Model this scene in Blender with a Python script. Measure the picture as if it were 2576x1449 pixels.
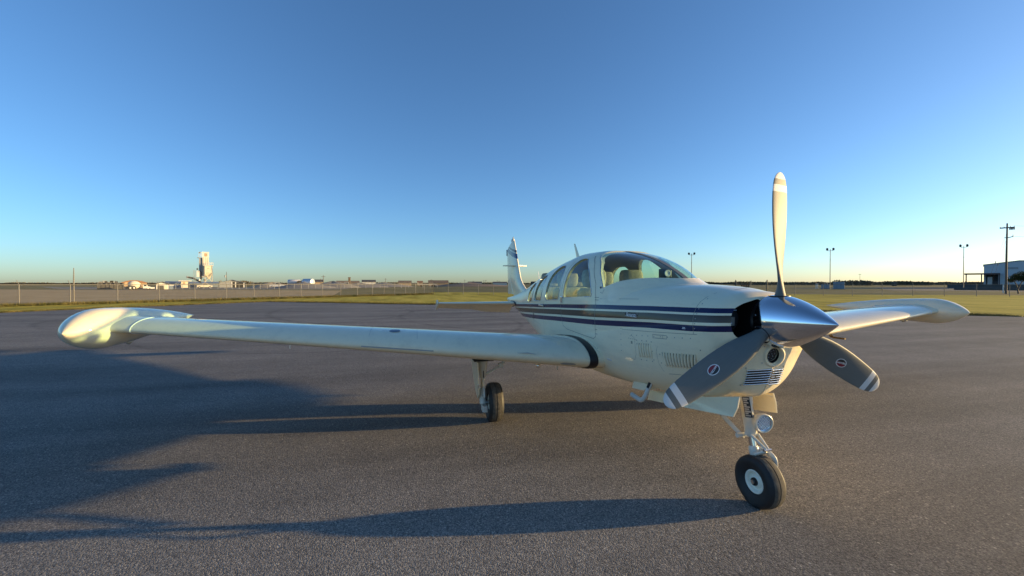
import bpy, bmesh, math, random
from mathutils import Vector, Matrix
import numpy as np
random.seed(7); rng = np.random.default_rng(7)
R = math.radians
scene = bpy.context.scene
for o in list(bpy.data.objects): bpy.data.objects.remove(o)

# ------------------------------------------------------------------ camera
CAM = np.array([2.271, -2.355, 1.5595]); YAW = R(166.648); PITCH = R(-.625); FPX = 1034.28; PW, PH = 2576, 1449
cf = np.array([math.cos(YAW)*math.cos(PITCH), math.sin(YAW)*math.cos(PITCH), math.sin(PITCH)])
cr = np.cross(cf, [0, 0, 1]); cr /= np.linalg.norm(cr); cu = np.cross(cr, cf)
cam = bpy.data.cameras.new('camera'); camo = bpy.data.objects.new('camera', cam)
scene.collection.objects.link(camo); scene.camera = camo
camo.location = CAM
camo.rotation_euler = Matrix((cr, cu, -cf)).transposed().to_euler()
cam.sensor_width = 36; cam.lens = 36*FPX/PW; cam.clip_end = 9000; cam.clip_start = .05

# ------------------------------------------------------------------ sky, sun, exposure
SUN_AZ = 81.8; SUN_EL = 6.45          # azimuth from +X towards +Y
sdir = Vector((math.cos(R(SUN_AZ))*math.cos(R(SUN_EL)), math.sin(R(SUN_AZ))*math.cos(R(SUN_EL)), math.sin(R(SUN_EL))))
world = bpy.data.worlds.new('World'); scene.world = world; world.use_nodes = True
wn = world.node_tree.nodes; wl = world.node_tree.links
bg = wn['Background']; sky = wn.new('ShaderNodeTexSky'); sky.sky_type = 'NISHITA'; sky.sun_disc = False
sky.sun_elevation = R(SUN_EL); sky.sun_rotation = R(90-SUN_AZ)
sky.altitude = 0; sky.air_density = 0.8; sky.dust_density = .55; sky.ozone_density = 3.5
wl.new(sky.outputs[0], bg.inputs[0]); bg.inputs[1].default_value = .105
sl = bpy.data.lights.new('sun', 'SUN'); sl.energy = 3.3; sl.angle = R(.55); sl.color = (1, .70, .31)
so = bpy.data.objects.new('sun', sl); scene.collection.objects.link(so)
so.rotation_euler = sdir.to_track_quat('Z', 'Y').to_euler(); so.location = (20, 60, 30)
scene.view_settings.view_transform = 'Standard'; scene.view_settings.look = 'None'
scene.view_settings.exposure = 1.5; scene.view_settings.gamma = 1; scene.view_settings.use_curve_mapping = False
scene.render.engine = 'CYCLES'
scene.render.resolution_x = 1024; scene.render.resolution_y = 576
scene.cycles.max_bounces = 8; scene.cycles.transparent_max_bounces = 24

# ------------------------------------------------------------------ helpers
COL = scene.collection
def ground_pt(u, v, z=0.0):
    d = cf + cr*(u-PW/2)/FPX - cu*(v-PH/2)/FPX
    t = (z-CAM[2])/d[2]; p = CAM+t*d
    return (float(p[0]), float(p[1]), z)
FH = np.array([cf[0], cf[1]])/math.hypot(cf[0], cf[1]); RH = np.array([cr[0], cr[1]])
def at_depth(u, depth, z=0.0):
    p = CAM[:2]+FH*depth+RH*((u-PW/2)/FPX*depth)
    return (float(p[0]), float(p[1]), z)
BG_ROT = math.atan2(RH[1], RH[0])
def tag(o, label=None, cat=None, group=None, kind=None):
    if label: o['label'] = label
    if cat: o['category'] = cat
    if group: o['group'] = group
    if kind: o['kind'] = kind
    return o
def empty(name, loc=(0, 0, 0), rz=0, label=None, cat=None, group=None):
    o = bpy.data.objects.new(name, None); COL.objects.link(o); o.location = loc; o.rotation_euler = (0, 0, rz)
    o.empty_display_size = .2
    return tag(o, label, cat, group)
class MB:
    def __init__(s): s.v = []; s.f = []; s.m = []
    def add(s, v, f, m=0):
        b = len(s.v); s.v += [tuple(map(float, p)) for p in v]; s.f += [tuple(i+b for i in q) for q in f]; s.m += [m]*len(f)
        return s
    def box(s, x0, x1, y0, y1, z0, z1, m=0):
        v = [(x, y, z) for z in (z0, z1) for y in (y0, y1) for x in (x0, x1)]
        return s.add(v, [(0, 2, 3, 1), (4, 5, 7, 6), (0, 1, 5, 4), (2, 6, 7, 3), (0, 4, 6, 2), (1, 3, 7, 5)], m)
    def bbox(s, x0, x1, y0, y1, z0, z1, b, m=0):      # box with all edges chamfered
        bm = bmesh.new(); bmesh.ops.create_cube(bm, size=1)
        for v in bm.verts: v.co = Vector((x0+(v.co.x+.5)*(x1-x0), y0+(v.co.y+.5)*(y1-y0), z0+(v.co.z+.5)*(z1-z0)))
        bmesh.ops.bevel(bm, geom=list(bm.edges), offset=b, segments=3, affect='EDGES', profile=.6)
        bm.verts.index_update()
        s.add([v.co[:] for v in bm.verts], [tuple(v.index for v in f.verts) for f in bm.faces], m); bm.free(); return s
    def tube(s, pts, rad, n=10, m=0, cap=True, flat=None):
        pts = [Vector(p) for p in pts]
        if not hasattr(rad, '__len__'): rad = [rad]*len(pts)
        rings = []; ref = None
        for i, p in enumerate(pts):
            t = (pts[min(i+1, len(pts)-1)]-pts[max(i-1, 0)]).normalized()
            if ref is None:
                ref = Vector((0, 0, 1)) if abs(t.z) < .9 else Vector((1, 0, 0))
            a = (ref-t*ref.dot(t)).normalized(); b = t.cross(a); ref = a
            fl = flat or 1
            rings.append([p+(a*math.cos(k*2*math.pi/n)+b*math.sin(k*2*math.pi/n)*fl)*rad[i] for k in range(n)])
        v = [q for r_ in rings for q in r_]; f = []
        for i in range(len(pts)-1):
            for k in range(n): f.append((i*n+k, i*n+(k+1) % n, (i+1)*n+(k+1) % n, (i+1)*n+k))
        if cap: f.append(tuple(range(n-1, -1, -1))); f.append(tuple((len(pts)-1)*n+k for k in range(n)))
        return s.add(v, f, m)
    def lathe(s, prof, org, axis, n=40, m=0, cap=False):     # prof: (distance along axis, radius)
        ax = Vector(axis).normalized(); a = ax.orthogonal().normalized(); b = ax.cross(a); org = Vector(org)
        v = []; f = []
        for d, r_ in prof:
            for k in range(n):
                an = k*2*math.pi/n; v.append(org+ax*d+(a*math.cos(an)+b*math.sin(an))*r_)
        for i in range(len(prof)-1):
            for k in range(n): f.append((i*n+k, i*n+(k+1) % n, (i+1)*n+(k+1) % n, (i+1)*n+k))
        if cap:
            f.append(tuple(range(n-1, -1, -1))); f.append(tuple((len(prof)-1)*n+k for k in range(n)))
        return s.add(v, f, m)
    def prism(s, poly, axis, a0, a1, m=0):
        # poly in the two other axes, extruded along axis
        def P(q, a): return {'x': (a, q[0], q[1]), 'y': (q[0], a, q[1]), 'z': (q[0], q[1], a)}[axis]
        n = len(poly); v = [P(q, a0) for q in poly]+[P(q, a1) for q in poly]
        f = [tuple(range(n)), tuple(range(2*n-1, n-1, -1))]+[(i, i+n, (i+1) % n+n, (i+1) % n) for i in range(n)]
        return s.add(v, f, m)
    def loft(s, rings, closed=True, cap0=False, cap1=False, m=0):
        n = len(rings[0]); v = [q for r_ in rings for q in r_]; f = []
        for i in range(len(rings)-1):
            for k in range(n if closed else n-1): f.append((i*n+k, i*n+(k+1) % n, (i+1)*n+(k+1) % n, (i+1)*n+k))
        if cap0: f.append(tuple(range(n-1, -1, -1)))
        if cap1: f.append(tuple((len(rings)-1)*n+k for k in range(n)))
        return s.add(v, f, m)
    def mesh(s, name, fix=True):
        me = bpy.data.meshes.new(name); me.from_pydata(s.v, [], s.f); me.polygons.foreach_set('material_index', s.m)
        if fix:
            bm = bmesh.new(); bm.from_mesh(me); bmesh.ops.recalc_face_normals(bm, faces=bm.faces); bm.to_mesh(me); bm.free()
        me.update(); return me
    def build(s, name, mats, parent=None, smooth=None, fix=True):
        me = s.mesh(name, fix)
        return put(name, me, mats, parent, smooth)
def put(name, me, mats, parent=None, smooth=None):
    for mt in (mats if isinstance(mats, (list, tuple)) else [mats]): me.materials.append(mt)
    if smooth is not None:
        me.polygons.foreach_set('use_smooth', [True]*len(me.polygons)); me.set_sharp_from_angle(angle=R(smooth))
    o = bpy.data.objects.new(name, me); COL.objects.link(o)
    if parent: o.parent = parent
    return o
def copy_tree(o, parent=None):
    c = o.copy(); COL.objects.link(c); c.parent = parent
    for ch in list(o.children): copy_tree(ch, c)
    return c

# ------------------------------------------------------------------ materials
class NT:
    def __init__(s, name):
        s.mat = bpy.data.materials.new(name); s.mat.use_nodes = True; s.t = s.mat.node_tree; s.n = s.t.nodes
        s.p = s.n['Principled BSDF']; s.out = s.n['Material Output']
        s.tc = None
    def node(s, typ, **kw):
        x = s.n.new('ShaderNode'+typ)
        for k, v in kw.items(): setattr(x, k, v)
        return x
    def link(s, a, b): s.t.links.new(a, b)
    def obj(s):
        if not s.tc: s.tc = s.node('TexCoord')
        return s.tc.outputs['Object']
    def noise(s, scale, detail=3, rough=.55, vec=None):
        x = s.node('TexNoise'); x.inputs['Scale'].default_value = scale; x.inputs['Detail'].default_value = detail; x.inputs['Roughness'].default_value = rough
        s.link(vec or s.obj(), x.inputs['Vector']); return x.outputs['Fac']
    def ramp(s, fac, stops, interp='LINEAR'):
        x = s.node('ValToRGB'); x.color_ramp.interpolation = interp; e = x.color_ramp.elements
        while len(e) < len(stops): e.new(.5)
        for i, (p, c) in enumerate(stops): e[i].position = p; e[i].color = (c if len(c) == 4 else (*c, 1))
        s.link(fac, x.inputs[0]); return x.outputs[0]
    def math(s, op, a, b=None, c=None, clamp=False):
        x = s.node('Math', operation=op); x.use_clamp = clamp
        for i, q in enumerate((a, b, c)):
            if q is None: continue
            if isinstance(q, (int, float)): x.inputs[i].default_value = q
            else: s.link(q, x.inputs[i])
        return x.outputs[0]
    def mix(s, fac, a, b, typ='MIX'):
        x = s.node('Mix', data_type='RGBA', blend_type=typ)
        for i, q in ((0, fac), (6, a), (7, b)):
            if isinstance(q, (int, float)): x.inputs[i].default_value = q
            elif isinstance(q, tuple): x.inputs[i].default_value = (*q, 1)[:4]
            else: s.link(q, x.inputs[i])
        return x.outputs[2]
    def bump(s, h, strength=.3, dist=.01, normal=None):
        x = s.node('Bump'); x.inputs['Strength'].default_value = strength; x.inputs['Distance'].default_value = dist
        s.link(h, x.inputs['Height'])
        if normal: s.link(normal, x.inputs['Normal'])
        s.link(x.outputs[0], s.p.inputs['Normal']); return x.outputs[0]
    def set(s, **kw):
        for k, v in kw.items():
            i = s.p.inputs[k.replace('_', ' ')]
            if hasattr(v, 'is_linked'): s.link(v, i)
            else: i.default_value = (*v, 1) if isinstance(v, tuple) and len(v) == 3 else v
        return s
def plain(name, col, rough=.5, metal=0, var=.12, vscale=6, coat=0, bump=0, bscale=80, spec=.5):
    t = NT(name)
    n = t.noise(vscale, 4)
    c = t.mix(n, tuple(max(0, q*(1-var)) for q in col), tuple(min(1, q*(1+var)) for q in col))
    t.set(Base_Color=c, Roughness=rough, Metallic=metal, Coat_Weight=coat, Specular_IOR_Level=spec)
    t.p.inputs['Coat Roughness'].default_value = .06
    if bump: t.bump(t.noise(bscale, 3), bump, .004)
    return t.mat
CREAM = (.94, .82, .57)
def paint_mat(name, col):
    t = NT(name); n = t.noise(2.2, 4); n2 = t.noise(38, 3)
    c = t.mix(n, tuple(q*.93 for q in col), tuple(min(1, q*1.05) for q in col))
    d = t.ramp(n2, [(.56, (0, 0, 0)), (.8, (1, 1, 1))])
    mpd = t.node('Mapping'); t.link(t.obj(), mpd.inputs[0]); mpd.inputs['Scale'].default_value = (.5, 3, 5)
    sk = t.ramp(t.noise(3.0, 5, .65, vec=mpd.outputs[0]), [(.50, (0, 0, 0)), (.75, (1, 1, 1))])
    c = t.mix(t.math('MULTIPLY', d, .14), c, (.42, .36, .27)); c = t.mix(t.math('MULTIPLY', sk, .22), c, (.46, .40, .29))
    rr = t.math('MULTIPLY_ADD', n, .12, .42)
    t.set(Base_Color=c, Roughness=t.math('ADD', rr, .12), Coat_Weight=.85, Specular_IOR_Level=.2)
    t.p.inputs['Coat Roughness'].default_value = .035
    t.bump(t.noise(2.4, 3), .10, .03)
    return t
paint = paint_mat('cream_paint', CREAM).mat
M = {}
M['navy'] = plain('navy_paint', (.012, .018, .11), .25, coat=.8)
M['chrome'] = plain('polished_aluminium', (.86, .86, .87), .085, 1, .02)
M['steel'] = plain('steel', (.55, .55, .55), .3, 1, .1)
M['black'] = plain('black_rubber_trim', (.012, .012, .014), .45)
M['dark'] = plain('dark_cavity', (.01, .01, .01), .7)
M['tyre'] = plain('tyre_rubber', (.018, .018, .019), .62, var=.3, vscale=30, bump=.15, bscale=60)
def tread():
    t = NT('tyre_tread'); n = t.noise(25, 5)
    c = t.ramp(n, [(.3, (.05, .045, .038)), (.7, (.13, .115, .09))]); t.set(Base_Color=c, Roughness=.85); t.bump(t.noise(90, 2), .2, .004); return t.mat
M['tread'] = tread()
M['vent'] = plain('vent_grey', (.34, .33, .30), .5)
M['rim'] = plain('white_wheel_paint', (.86, .83, .70), .35, var=.15, vscale=25)
M['gear'] = plain('gear_paint', (.68, .65, .56), .38, var=.12, vscale=18, coat=.3)
M['blade_label_red'] = plain('decal_red', (.25, .015, .03), .4)
M['blade_label_black'] = plain('decal_black', (.02, .02, .022), .4)
M['white'] = plain('white_print', (.8, .8, .8), .4, var=.04)
M['seam'] = plain('panel_gap', (.27, .25, .21), .7)
M['liner'] = plain('cabin_liner', (.27, .24, .17), .8, var=.12, bump=.1)
M['wool'] = plain('seat_fleece', (.36, .31, .22), .95, var=.45, vscale=28, bump=.7, bscale=45)
M['seat'] = plain('seat_cloth', (.36, .31, .22), .9, var=.2, vscale=20)
M['glare'] = plain('glareshield', (.02, .024, .028), .6)
M['exhaust'] = plain('pipe_paint', (.62, .6, .54), .4, var=.2, vscale=20)
def glass_mat(name, tint, rough=.0):
    t = NT(name); t.n.remove(t.p)
    tr = t.node('BsdfTransparent'); tr.inputs[0].default_value = (*tint, 1)
    gl = t.node('BsdfGlossy'); gl.inputs['Roughness'].default_value = .03; gl.inputs[0].default_value = (1, 1, 1, 1)
    ge = t.node('NewGeometry'); dp = t.node('VectorMath', operation='DOT_PRODUCT'); t.link(ge.outputs['Incoming'], dp.inputs[0]); t.link(ge.outputs['Normal'], dp.inputs[1])
    fr = t.math('MULTIPLY_ADD', t.math('POWER', t.math('SUBTRACT', 1, t.math('ABSOLUTE', dp.outputs['Value'])), 5), .94, .05)
    mx = t.node('MixShader'); t.link(fr, mx.inputs[0]); t.link(tr.outputs[0], mx.inputs[1]); t.link(gl.outputs[0], mx.inputs[2])
    t.link(mx.outputs[0], t.out.inputs[0]); return t.mat
M['glass'] = glass_mat('tinted_acrylic', (.72, .905, .85))
M['lens'] = glass_mat('lamp_glass', (.9, .92, .95))
def blade_mat():
    t = NT('blade_grey_with_white_bands'); sp = t.node('SeparateXYZ'); t.link(t.obj(), sp.inputs[0]); z = sp.outputs['Z']
    n = t.noise(14, 4); mp = t.node('Mapping'); t.link(t.obj(), mp.inputs[0]); mp.inputs['Scale'].default_value = (1, 1, .04)
    st = t.noise(160, 2, vec=mp.outputs[0])
    g = t.mix(t.math('MULTIPLY_ADD', st, .6, t.math('MULTIPLY', n, .4)), (.125, .135, .132), (.19, .20, .19))
    band = t.ramp(z, [(0, (0, 0, 0)), (.864, (1, 1, 1)), (.911, (0, 0, 0)), (.953, (1, 1, 1))], 'CONSTANT')
    c = t.mix(band, g, (.74, .74, .72)); t.set(Base_Color=c, Roughness=.56, Specular_IOR_Level=.28, Coat_Weight=0.0); t.bump(st, .05, .002)
    return t.mat
M['blade'] = blade_mat()
def spinner_mat():
    t = NT('polished_spinner'); mp = t.node('Mapping'); t.link(t.obj(), mp.inputs[0]); mp.inputs['Scale'].default_value = (1.5, 60, 60)
    n = t.noise(3, 3, vec=mp.outputs[0]); t.set(Base_Color=(.80, .80, .82), Metallic=1.0, Roughness=t.math('MULTIPLY_ADD', n, .08, .06))
    return t.mat
M['spinner'] = spinner_mat()

# fuselage stripes ------------------------------------------------------------
STRIPE_TOP = [(.1, 1.398), (-.30, 1.386), (-.74, 1.375), (-1.67, 1.342), (-2.84, 1.290), (-5.0, 1.186), (-6.2, 1.125), (-8.4, 1.04)]
STRIPE_BOT = [(.1, 1.248), (-.30, 1.217), (-.74, 1.197), (-1.64, 1.134), (-2.84, 1.073), (-5.1, .935), (-6.2, .87), (-8.4, .77)]
def stripes(t, base):
    sp = t.node('SeparateXYZ'); t.link(t.obj(), sp.inputs[0])
    u = t.math('DIVIDE', t.math('SUBTRACT', .1, sp.outputs['X']), 8.5, clamp=True)
    def curve(tab):
        x = t.node('FloatCurve'); cm = x.mapping; c = cm.curves[0]
        pts = [((.1-a)/8.5, b-.7) for a, b in tab]
        c.points[0].location = pts[0]; c.points[1].location = pts[-1]
        for q in pts[1:-1]: c.points.new(*q)
        for p in c.points: p.handle_type = 'VECTOR'
        cm.update(); t.link(u, x.inputs['Value']); return t.math('ADD', x.outputs[0], .7)
    zt, zb = curve(STRIPE_TOP), curve(STRIPE_BOT)
    f = t.math('DIVIDE', t.math('SUBTRACT', zt, sp.outputs['Z']), t.math('SUBTRACT', zt, zb))
    f = t.math('MULTIPLY_ADD', f, .5, .25)
    K = lambda q: .25+.5*q
    nv = (.004, .007, .062); br = (.075, .052, .034); w = (0, 0, 0)
    col = t.ramp(f, [(0, w), (K(0), nv), (K(.21), w), (K(.30), br), (K(.61), w), (K(.74), nv), (K(1.0), w)], 'CONSTANT')
    msk = t.ramp(f, [(0, w), (K(0), (1, 1, 1)), (K(.21), w), (K(.30), (1, 1, 1)), (K(.61), w), (K(.74), (1, 1, 1)), (K(1.0), w)], 'CONSTANT')
    return t.mix(msk, base, col)
t = paint_mat('cream_paint_with_stripes', CREAM); t.p.inputs['Coat Weight'].default_value = .6
bc = t.p.inputs['Base Color'].links[0].from_socket
t.set(Base_Color=stripes(t, bc)); M['fus'] = t.mat
def fin_mat():
    t = paint_mat('fin_paint_with_bands', CREAM); bc = t.p.inputs['Base Color'].links[0].from_socket
    sp = t.node('SeparateXYZ'); t.link(t.obj(), sp.inputs[0])
    z = t.math('MULTIPLY_ADD', t.math('ADD', sp.outputs['X'], 7.45), .22, sp.outputs['Z'])
    f = t.math('SUBTRACT', z, 2.0)
    K = [(0, 0), (.215, 1), (.325, 0), (.345, 2), (.40, 0)]
    cols = [(0, 0, 0), (.010, .016, .105), (.12, .095, .07)]
    col = t.ramp(f, [(p, cols[k]) for p, k in K], 'CONSTANT'); msk = t.ramp(f, [(p, (1,)*3 if k else (0,)*3) for p, k in K], 'CONSTANT')
    t.set(Base_Color=t.mix(msk, bc, col)); return t.mat
M['fin'] = fin_mat()

# ------------------------------------------------------------------ ground materials
def asphalt():
    t = NT('worn_asphalt'); o = t.obj()
    big = t.noise(.22, 4, .6); mid = t.noise(1.3, 4, .6); mp = t.node('Mapping'); t.link(o, mp.inputs[0]); mp.inputs['Rotation'].default_value = (0, 0, R(20)); mp.inputs['Scale'].default_value = (1, .12, 1)
    streak = t.noise(.55, 4, .6, vec=mp.outputs[0])
    v1 = t.node('TexVoronoi', feature='F1'); v1.inputs['Scale'].default_value = 135; t.link(o, v1.inputs['Vector'])
    v2 = t.node('TexVoronoi', feature='F1'); v2.inputs['Scale'].default_value = 42; t.link(o, v2.inputs['Vector'])
    fine = t.noise(260, 2, .7)
    base = t.ramp(t.math('MULTIPLY_ADD', big, .5, t.math('MULTIPLY', mid, .5)), [(.3, (.170, .159, .145)), (.72, (.250, .235, .215))])
    st = t.ramp(streak, [(.34, (.62, .62, .63)), (.58, (1.04, 1.04, 1.04))]); base = t.mix(1.0, base, st, 'MULTIPLY')
    sp = t.node('SeparateColor'); t.link(v1.outputs['Color'], sp.inputs[0])
    gr = t.ramp(sp.outputs[0], [(0, (.35, .35, .36)), (.5, (.95, .95, .94)), (.9, (1.5, 1.45, 1.38)), (1, (2.3, 2.2, 2.0))])
    base = t.mix(.85, base, gr, 'MULTIPLY')
    sp2 = t.node('SeparateColor'); t.link(v2.outputs['Color'], sp2.inputs[0])
    pick = t.math('GREATER_THAN', sp2.outputs[1], .962); near = t.math('LESS_THAN', v2.outputs['Distance'], .30)
    base = t.mix(t.math('MULTIPLY', pick, near), base, (.42, .39, .33))
    # tyre scuff arcs
    def arc(cx, cy, rad, w, amt, base):
        s = t.node('SeparateXYZ'); t.link(o, s.inputs[0])
        d = t.math('SQRT', t.math('ADD', t.math('POWER', t.math('SUBTRACT', s.outputs[0], cx), 2), t.math('POWER', t.math('SUBTRACT', s.outputs[1], cy), 2)))
        e = t.math('ABSOLUTE', t.math('SUBTRACT', d, rad)); m = t.math('SUBTRACT', 1, t.math('DIVIDE', e, w), clamp=True)
        m = t.math('MULTIPLY', m, t.math('MULTIPLY', t.ramp(mid, [(.4, (0, 0, 0)), (.62, (1, 1, 1))]), amt))
        return t.mix(m, base, (.02, .019, .019))
    base = arc(-14, -4.5, 6.2, .12, .5, base); base = arc(-21, -10, 7.5, .2, .5, base); base = arc(-24, 2, 12, .25, .5, base); base = arc(-18, 6, 9, .2, .45, base)
    t.set(Base_Color=base, Roughness=.88, Specular_IOR_Level=.25)
    h = t.math('ADD', t.math('MULTIPLY', v1.outputs['Distance'], -.9), t.math('ADD', t.math('MULTIPLY', fine, .35), t.math('MULTIPLY', sp.outputs[1], .5)))
    t.bump(h, .6, .005)
    return t.mat
def turf(name, a, b, c, sc=1.0):
    t = NT(name); mp = t.node('Mapping'); t.link(t.obj(), mp.inputs[0]); mp.inputs['Rotation'].default_value = (0, 0, BG_ROT+.08); mp.inputs['Scale'].default_value = (.22, 1, 1)
    n1 = t.noise(.5*sc, 5, .65, vec=mp.outputs[0]); n2 = t.noise(6*sc, 4, .7); n3 = t.noise(.06*sc, 3)
    f = t.math('ADD', t.math('MULTIPLY', n1, .5), t.math('ADD', t.math('MULTIPLY', n2, .3), t.math('MULTIPLY', n3, .2)))
    col = t.ramp(f, [(.36, a), (.5, b), (.64, c)]); t.set(Base_Color=col, Roughness=.95, Specular_IOR_Level=.1)
    t.bump(t.math('ADD', t.math('MULTIPLY', n2, .4), t.math('MULTIPLY', n1, .9)), .8, .10); return t.mat
M['asphalt'] = asphalt()
M['lawn'] = turf('dry_lawn', (.17, .125, .016), (.50, .385, .05), (.72, .55, .11))
M['field'] = turf('open_field', (.12, .105, .04), (.21, .175, .07), (.29, .235, .10), .25)
M['plow'] = turf('ploughed_soil', (.36, .245, .115), (.50, .35, .175), (.60, .44, .235), 1.4)
M['dirtroad'] = plain('gravel_yard', (.20, .17, .12), .95, var=.2, vscale=.3)
M['yard'] = plain('shadowed_yard', (.045, .045, .043), .9, var=.3, vscale=.4)  # shade on the asphalt, put into the base colour
M['galv'] = plain('galvanised_steel', (.19, .18, .16), .7, 0, .15, vscale=8)
def mesh_mat():
    t = NT('chain_link'); t.n.remove(t.p); tr = t.node('BsdfTransparent'); df = t.node('BsdfDiffuse'); df.inputs[0].default_value = (.16, .15, .13, 1)
    mx = t.node('MixShader'); mx.inputs[0].default_value = .10; t.link(tr.outputs[0], mx.inputs[1]); t.link(df.outputs[0], mx.inputs[2]); t.link(mx.outputs[0], t.out.inputs[0]); return t.mat
M['chain'] = mesh_mat()

# ------------------------------------------------------------------ ground, apron, lawn
def sheet(name, pts, z, mat):
    return tag(MB().add([(p[0], p[1], z) for p in pts], [tuple(range(len(pts)))]).build(name, mat, fix=False), kind='structure')
def flip_up(o):
    bm = bmesh.new(); bm.from_mesh(o.data); bm.normal_update()
    for f in bm.faces:
        if f.normal.z < 0: f.normal_flip()
    bm.to_mesh(o.data); bm.free(); return o
S = 4200
flip_up(sheet('ground', [(-S, -S), (S, -S), (S, S), (-S, S)], -.02, M['field']))
e_far = [ground_pt(703, 759.5), ground_pt(1087, 766.5), ground_pt(2076, 785.5), ground_pt(2576, 797)]
dx, dy = e_far[3][0]-e_far[0][0], e_far[3][1]-e_far[0][1]
e_ext = (e_far[3][0]+dx*1.6, e_far[3][1]+dy*1.6, 0)
e_left = [ground_pt(680, 759), ground_pt(600, 762), ground_pt(500, 766), ground_pt(400, 770), ground_pt(250, 776), ground_pt(0, 787), ground_pt(-500, 809)]
back = [(e_left[-1][0]+75, e_left[-1][1]-25), (60, -45), (70, 60)]
apron_pts = e_ext and [e_ext]+e_far[::-1]+e_left+back
apron_edge = e_far[::-1]+e_left
flip_up(sheet('apron', apron_pts, 0, M['asphalt']))
fa0 = ground_pt(48, 770); 
def fenceA(u): return ground_pt(u, 771.4-.0285*u)
# lawn between the apron and the fences (a sheet just under the apron sheet, hidden by it where they overlap)
lw = [e_ext, (e_ext[0]-30, e_ext[1]+40), at_depth(2900, 52), at_depth(2000, 60), at_depth(1090, 75), fenceA(1060), fenceA(700), fenceA(300), fenceA(48), fenceA(-400), ground_pt(-500, 815), (0, -20), (20, 30)]
flip_up(sheet('lawn', lw, -.006, M['lawn']))
flip_up(sheet('ploughed_field', [fenceA(-700), fenceA(48), fenceA(757), fenceA(830), at_depth(860, 92), at_depth(500, 104), at_depth(0, 108), at_depth(-500, 110)], -.012, M['plow']))
flip_up(sheet('gravel_yard', [at_depth(150, 112), at_depth(860, 110), at_depth(900, 180), at_depth(100, 200)], -.014, M['dirtroad']))
flip_up(sheet('yard_shade', [at_depth(2240, 92), at_depth(2700, 74), at_depth(2800, 150), at_depth(2200, 175)], -.010, M['yard']))  # dark sheet painted in for the shadowed strip before the warehouse
flip_up(sheet('gravel_road', [at_depth(2000, 130), at_depth(2330, 128), at_depth(2330, 134), at_depth(2000, 138)], -.008, M['dirtroad']))

# ------------------------------------------------------------------ fuselage shape
def lerp_tab(tab,x):
    # tab sorted descending x ; smooth (catmull / pchip-like) interpolation
    xs=[t[0] for t in tab]
    if x>=xs[0]: return tab[0][1]
    if x<=xs[-1]: return tab[-1][1]
    for i in range(len(xs)-1):
        if xs[i]>=x>=xs[i+1]: break
    x0,y0=tab[i];x1,y1=tab[i+1];h=x1-x0
    d=(y1-y0)/h
    def sl(j):
        if j<=0 or j>=len(tab)-1:
            k=0 if j<=0 else len(tab)-2
            return (tab[k+1][1]-tab[k][1])/(tab[k+1][0]-tab[k][0])
        a=(tab[j][1]-tab[j-1][1])/(tab[j][0]-tab[j-1][0]);b=(tab[j+1][1]-tab[j][1])/(tab[j+1][0]-tab[j][0])
        return 0 if a*b<=0 else 2*a*b/(a+b)
    m0,m1=sl(i),sl(i+1);t=(x-x0)/h
    return (2*t**3-3*t*t+1)*y0+(t**3-2*t*t+t)*h*m0+(-2*t**3+3*t*t)*y1+(t**3-t*t)*h*m1
CROWN=[(-.2,1.508),(-.36,1.533),(-.57,1.547),(-.80,1.560),(-.86,1.572),(-.97,1.632),(-1.145,1.714),(-1.41,1.811),(-1.79,1.899),(-2.14,1.944),(-2.56,1.951),(-2.92,1.917),(-3.34,1.868),(-3.81,1.81),(-4.37,1.73),(-5.03,1.625),(-5.82,1.49),(-6.5,1.40),(-7.2,1.31),(-8.0,1.23),(-8.4,1.20)]
DECK=[(-.2,1.508),(-.36,1.533),(-.57,1.547),(-.83,1.556),(-1.2,1.56),(-1.6,1.55),(-2.0,1.50),(-2.6,1.40),(-8.4,1.1)]
BELLY=[(-.2,.75),(-.36,.69),(-.6,.645),(-.83,.615),(-1.3,.575),(-2.,.53),(-3.,.52),(-4.,.58),(-5.,.70),(-6.,.83),(-7.,.96),(-8.,1.07),(-8.4,1.115)]
WA=[(-.2,.415),(-.36,.44),(-.6,.475),(-1.,.515),(-1.5,.545),(-2.,.555),(-3.,.55),(-3.6,.52),(-4.3,.45),(-5.,.37),(-6.,.26),(-7.,.16),(-8.,.07),(-8.4,.03)]
WB=[(-.8,.0),(-.86,.16),(-1.0,.32),(-1.2,.43),(-1.5,.51),(-1.8,.54),(-2.2,.555),(-3.,.55),(-3.6,.52),(-4.3,.45),(-5.,.37),(-6.,.26),(-7.,.16),(-8.,.07),(-8.4,.03)]
ZW=[(-.2,1.24),(-.6,1.2),(-1.5,1.15),(-3.,1.1),(-4.5,1.1),(-6.,1.12),(-8.4,1.157)]
NL=[(-.2,1.9),(-.4,2.3),(-.8,2.9),(-1.4,3.4),(-3.,3.4),(-4.,2.8),(-5.5,2.2),(-8.4,2.)]
NU=[(-.2,2.4),(-.8,2.9),(-1.6,3.0),(-8.4,2.)]
NB=[(-.8,2.3),(-1.4,2.7),(-2.0,3.3),(-3.,3.2),(-4.0,2.8),(-5.,2.4),(-6.,2.0),(-8.4,2.)]
TAILK=.87
def sect(x,ins=0.0):
    L=lerp_tab
    X0=x
    if x<-5.8: x=-5.8+(x+5.8)/TAILK
    return dict(zt=L(CROWN,x)-ins,zd=L(DECK,x)-ins,zb=L(BELLY,x)+ins,wa=max(L(WA,x)-ins,.004),wb=max(L(WB,x)-ins,0.0),zw=L(ZW,x),nl=L(NL,x),nu=L(NU,x),nb=L(NB,x),x=X0)
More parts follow.
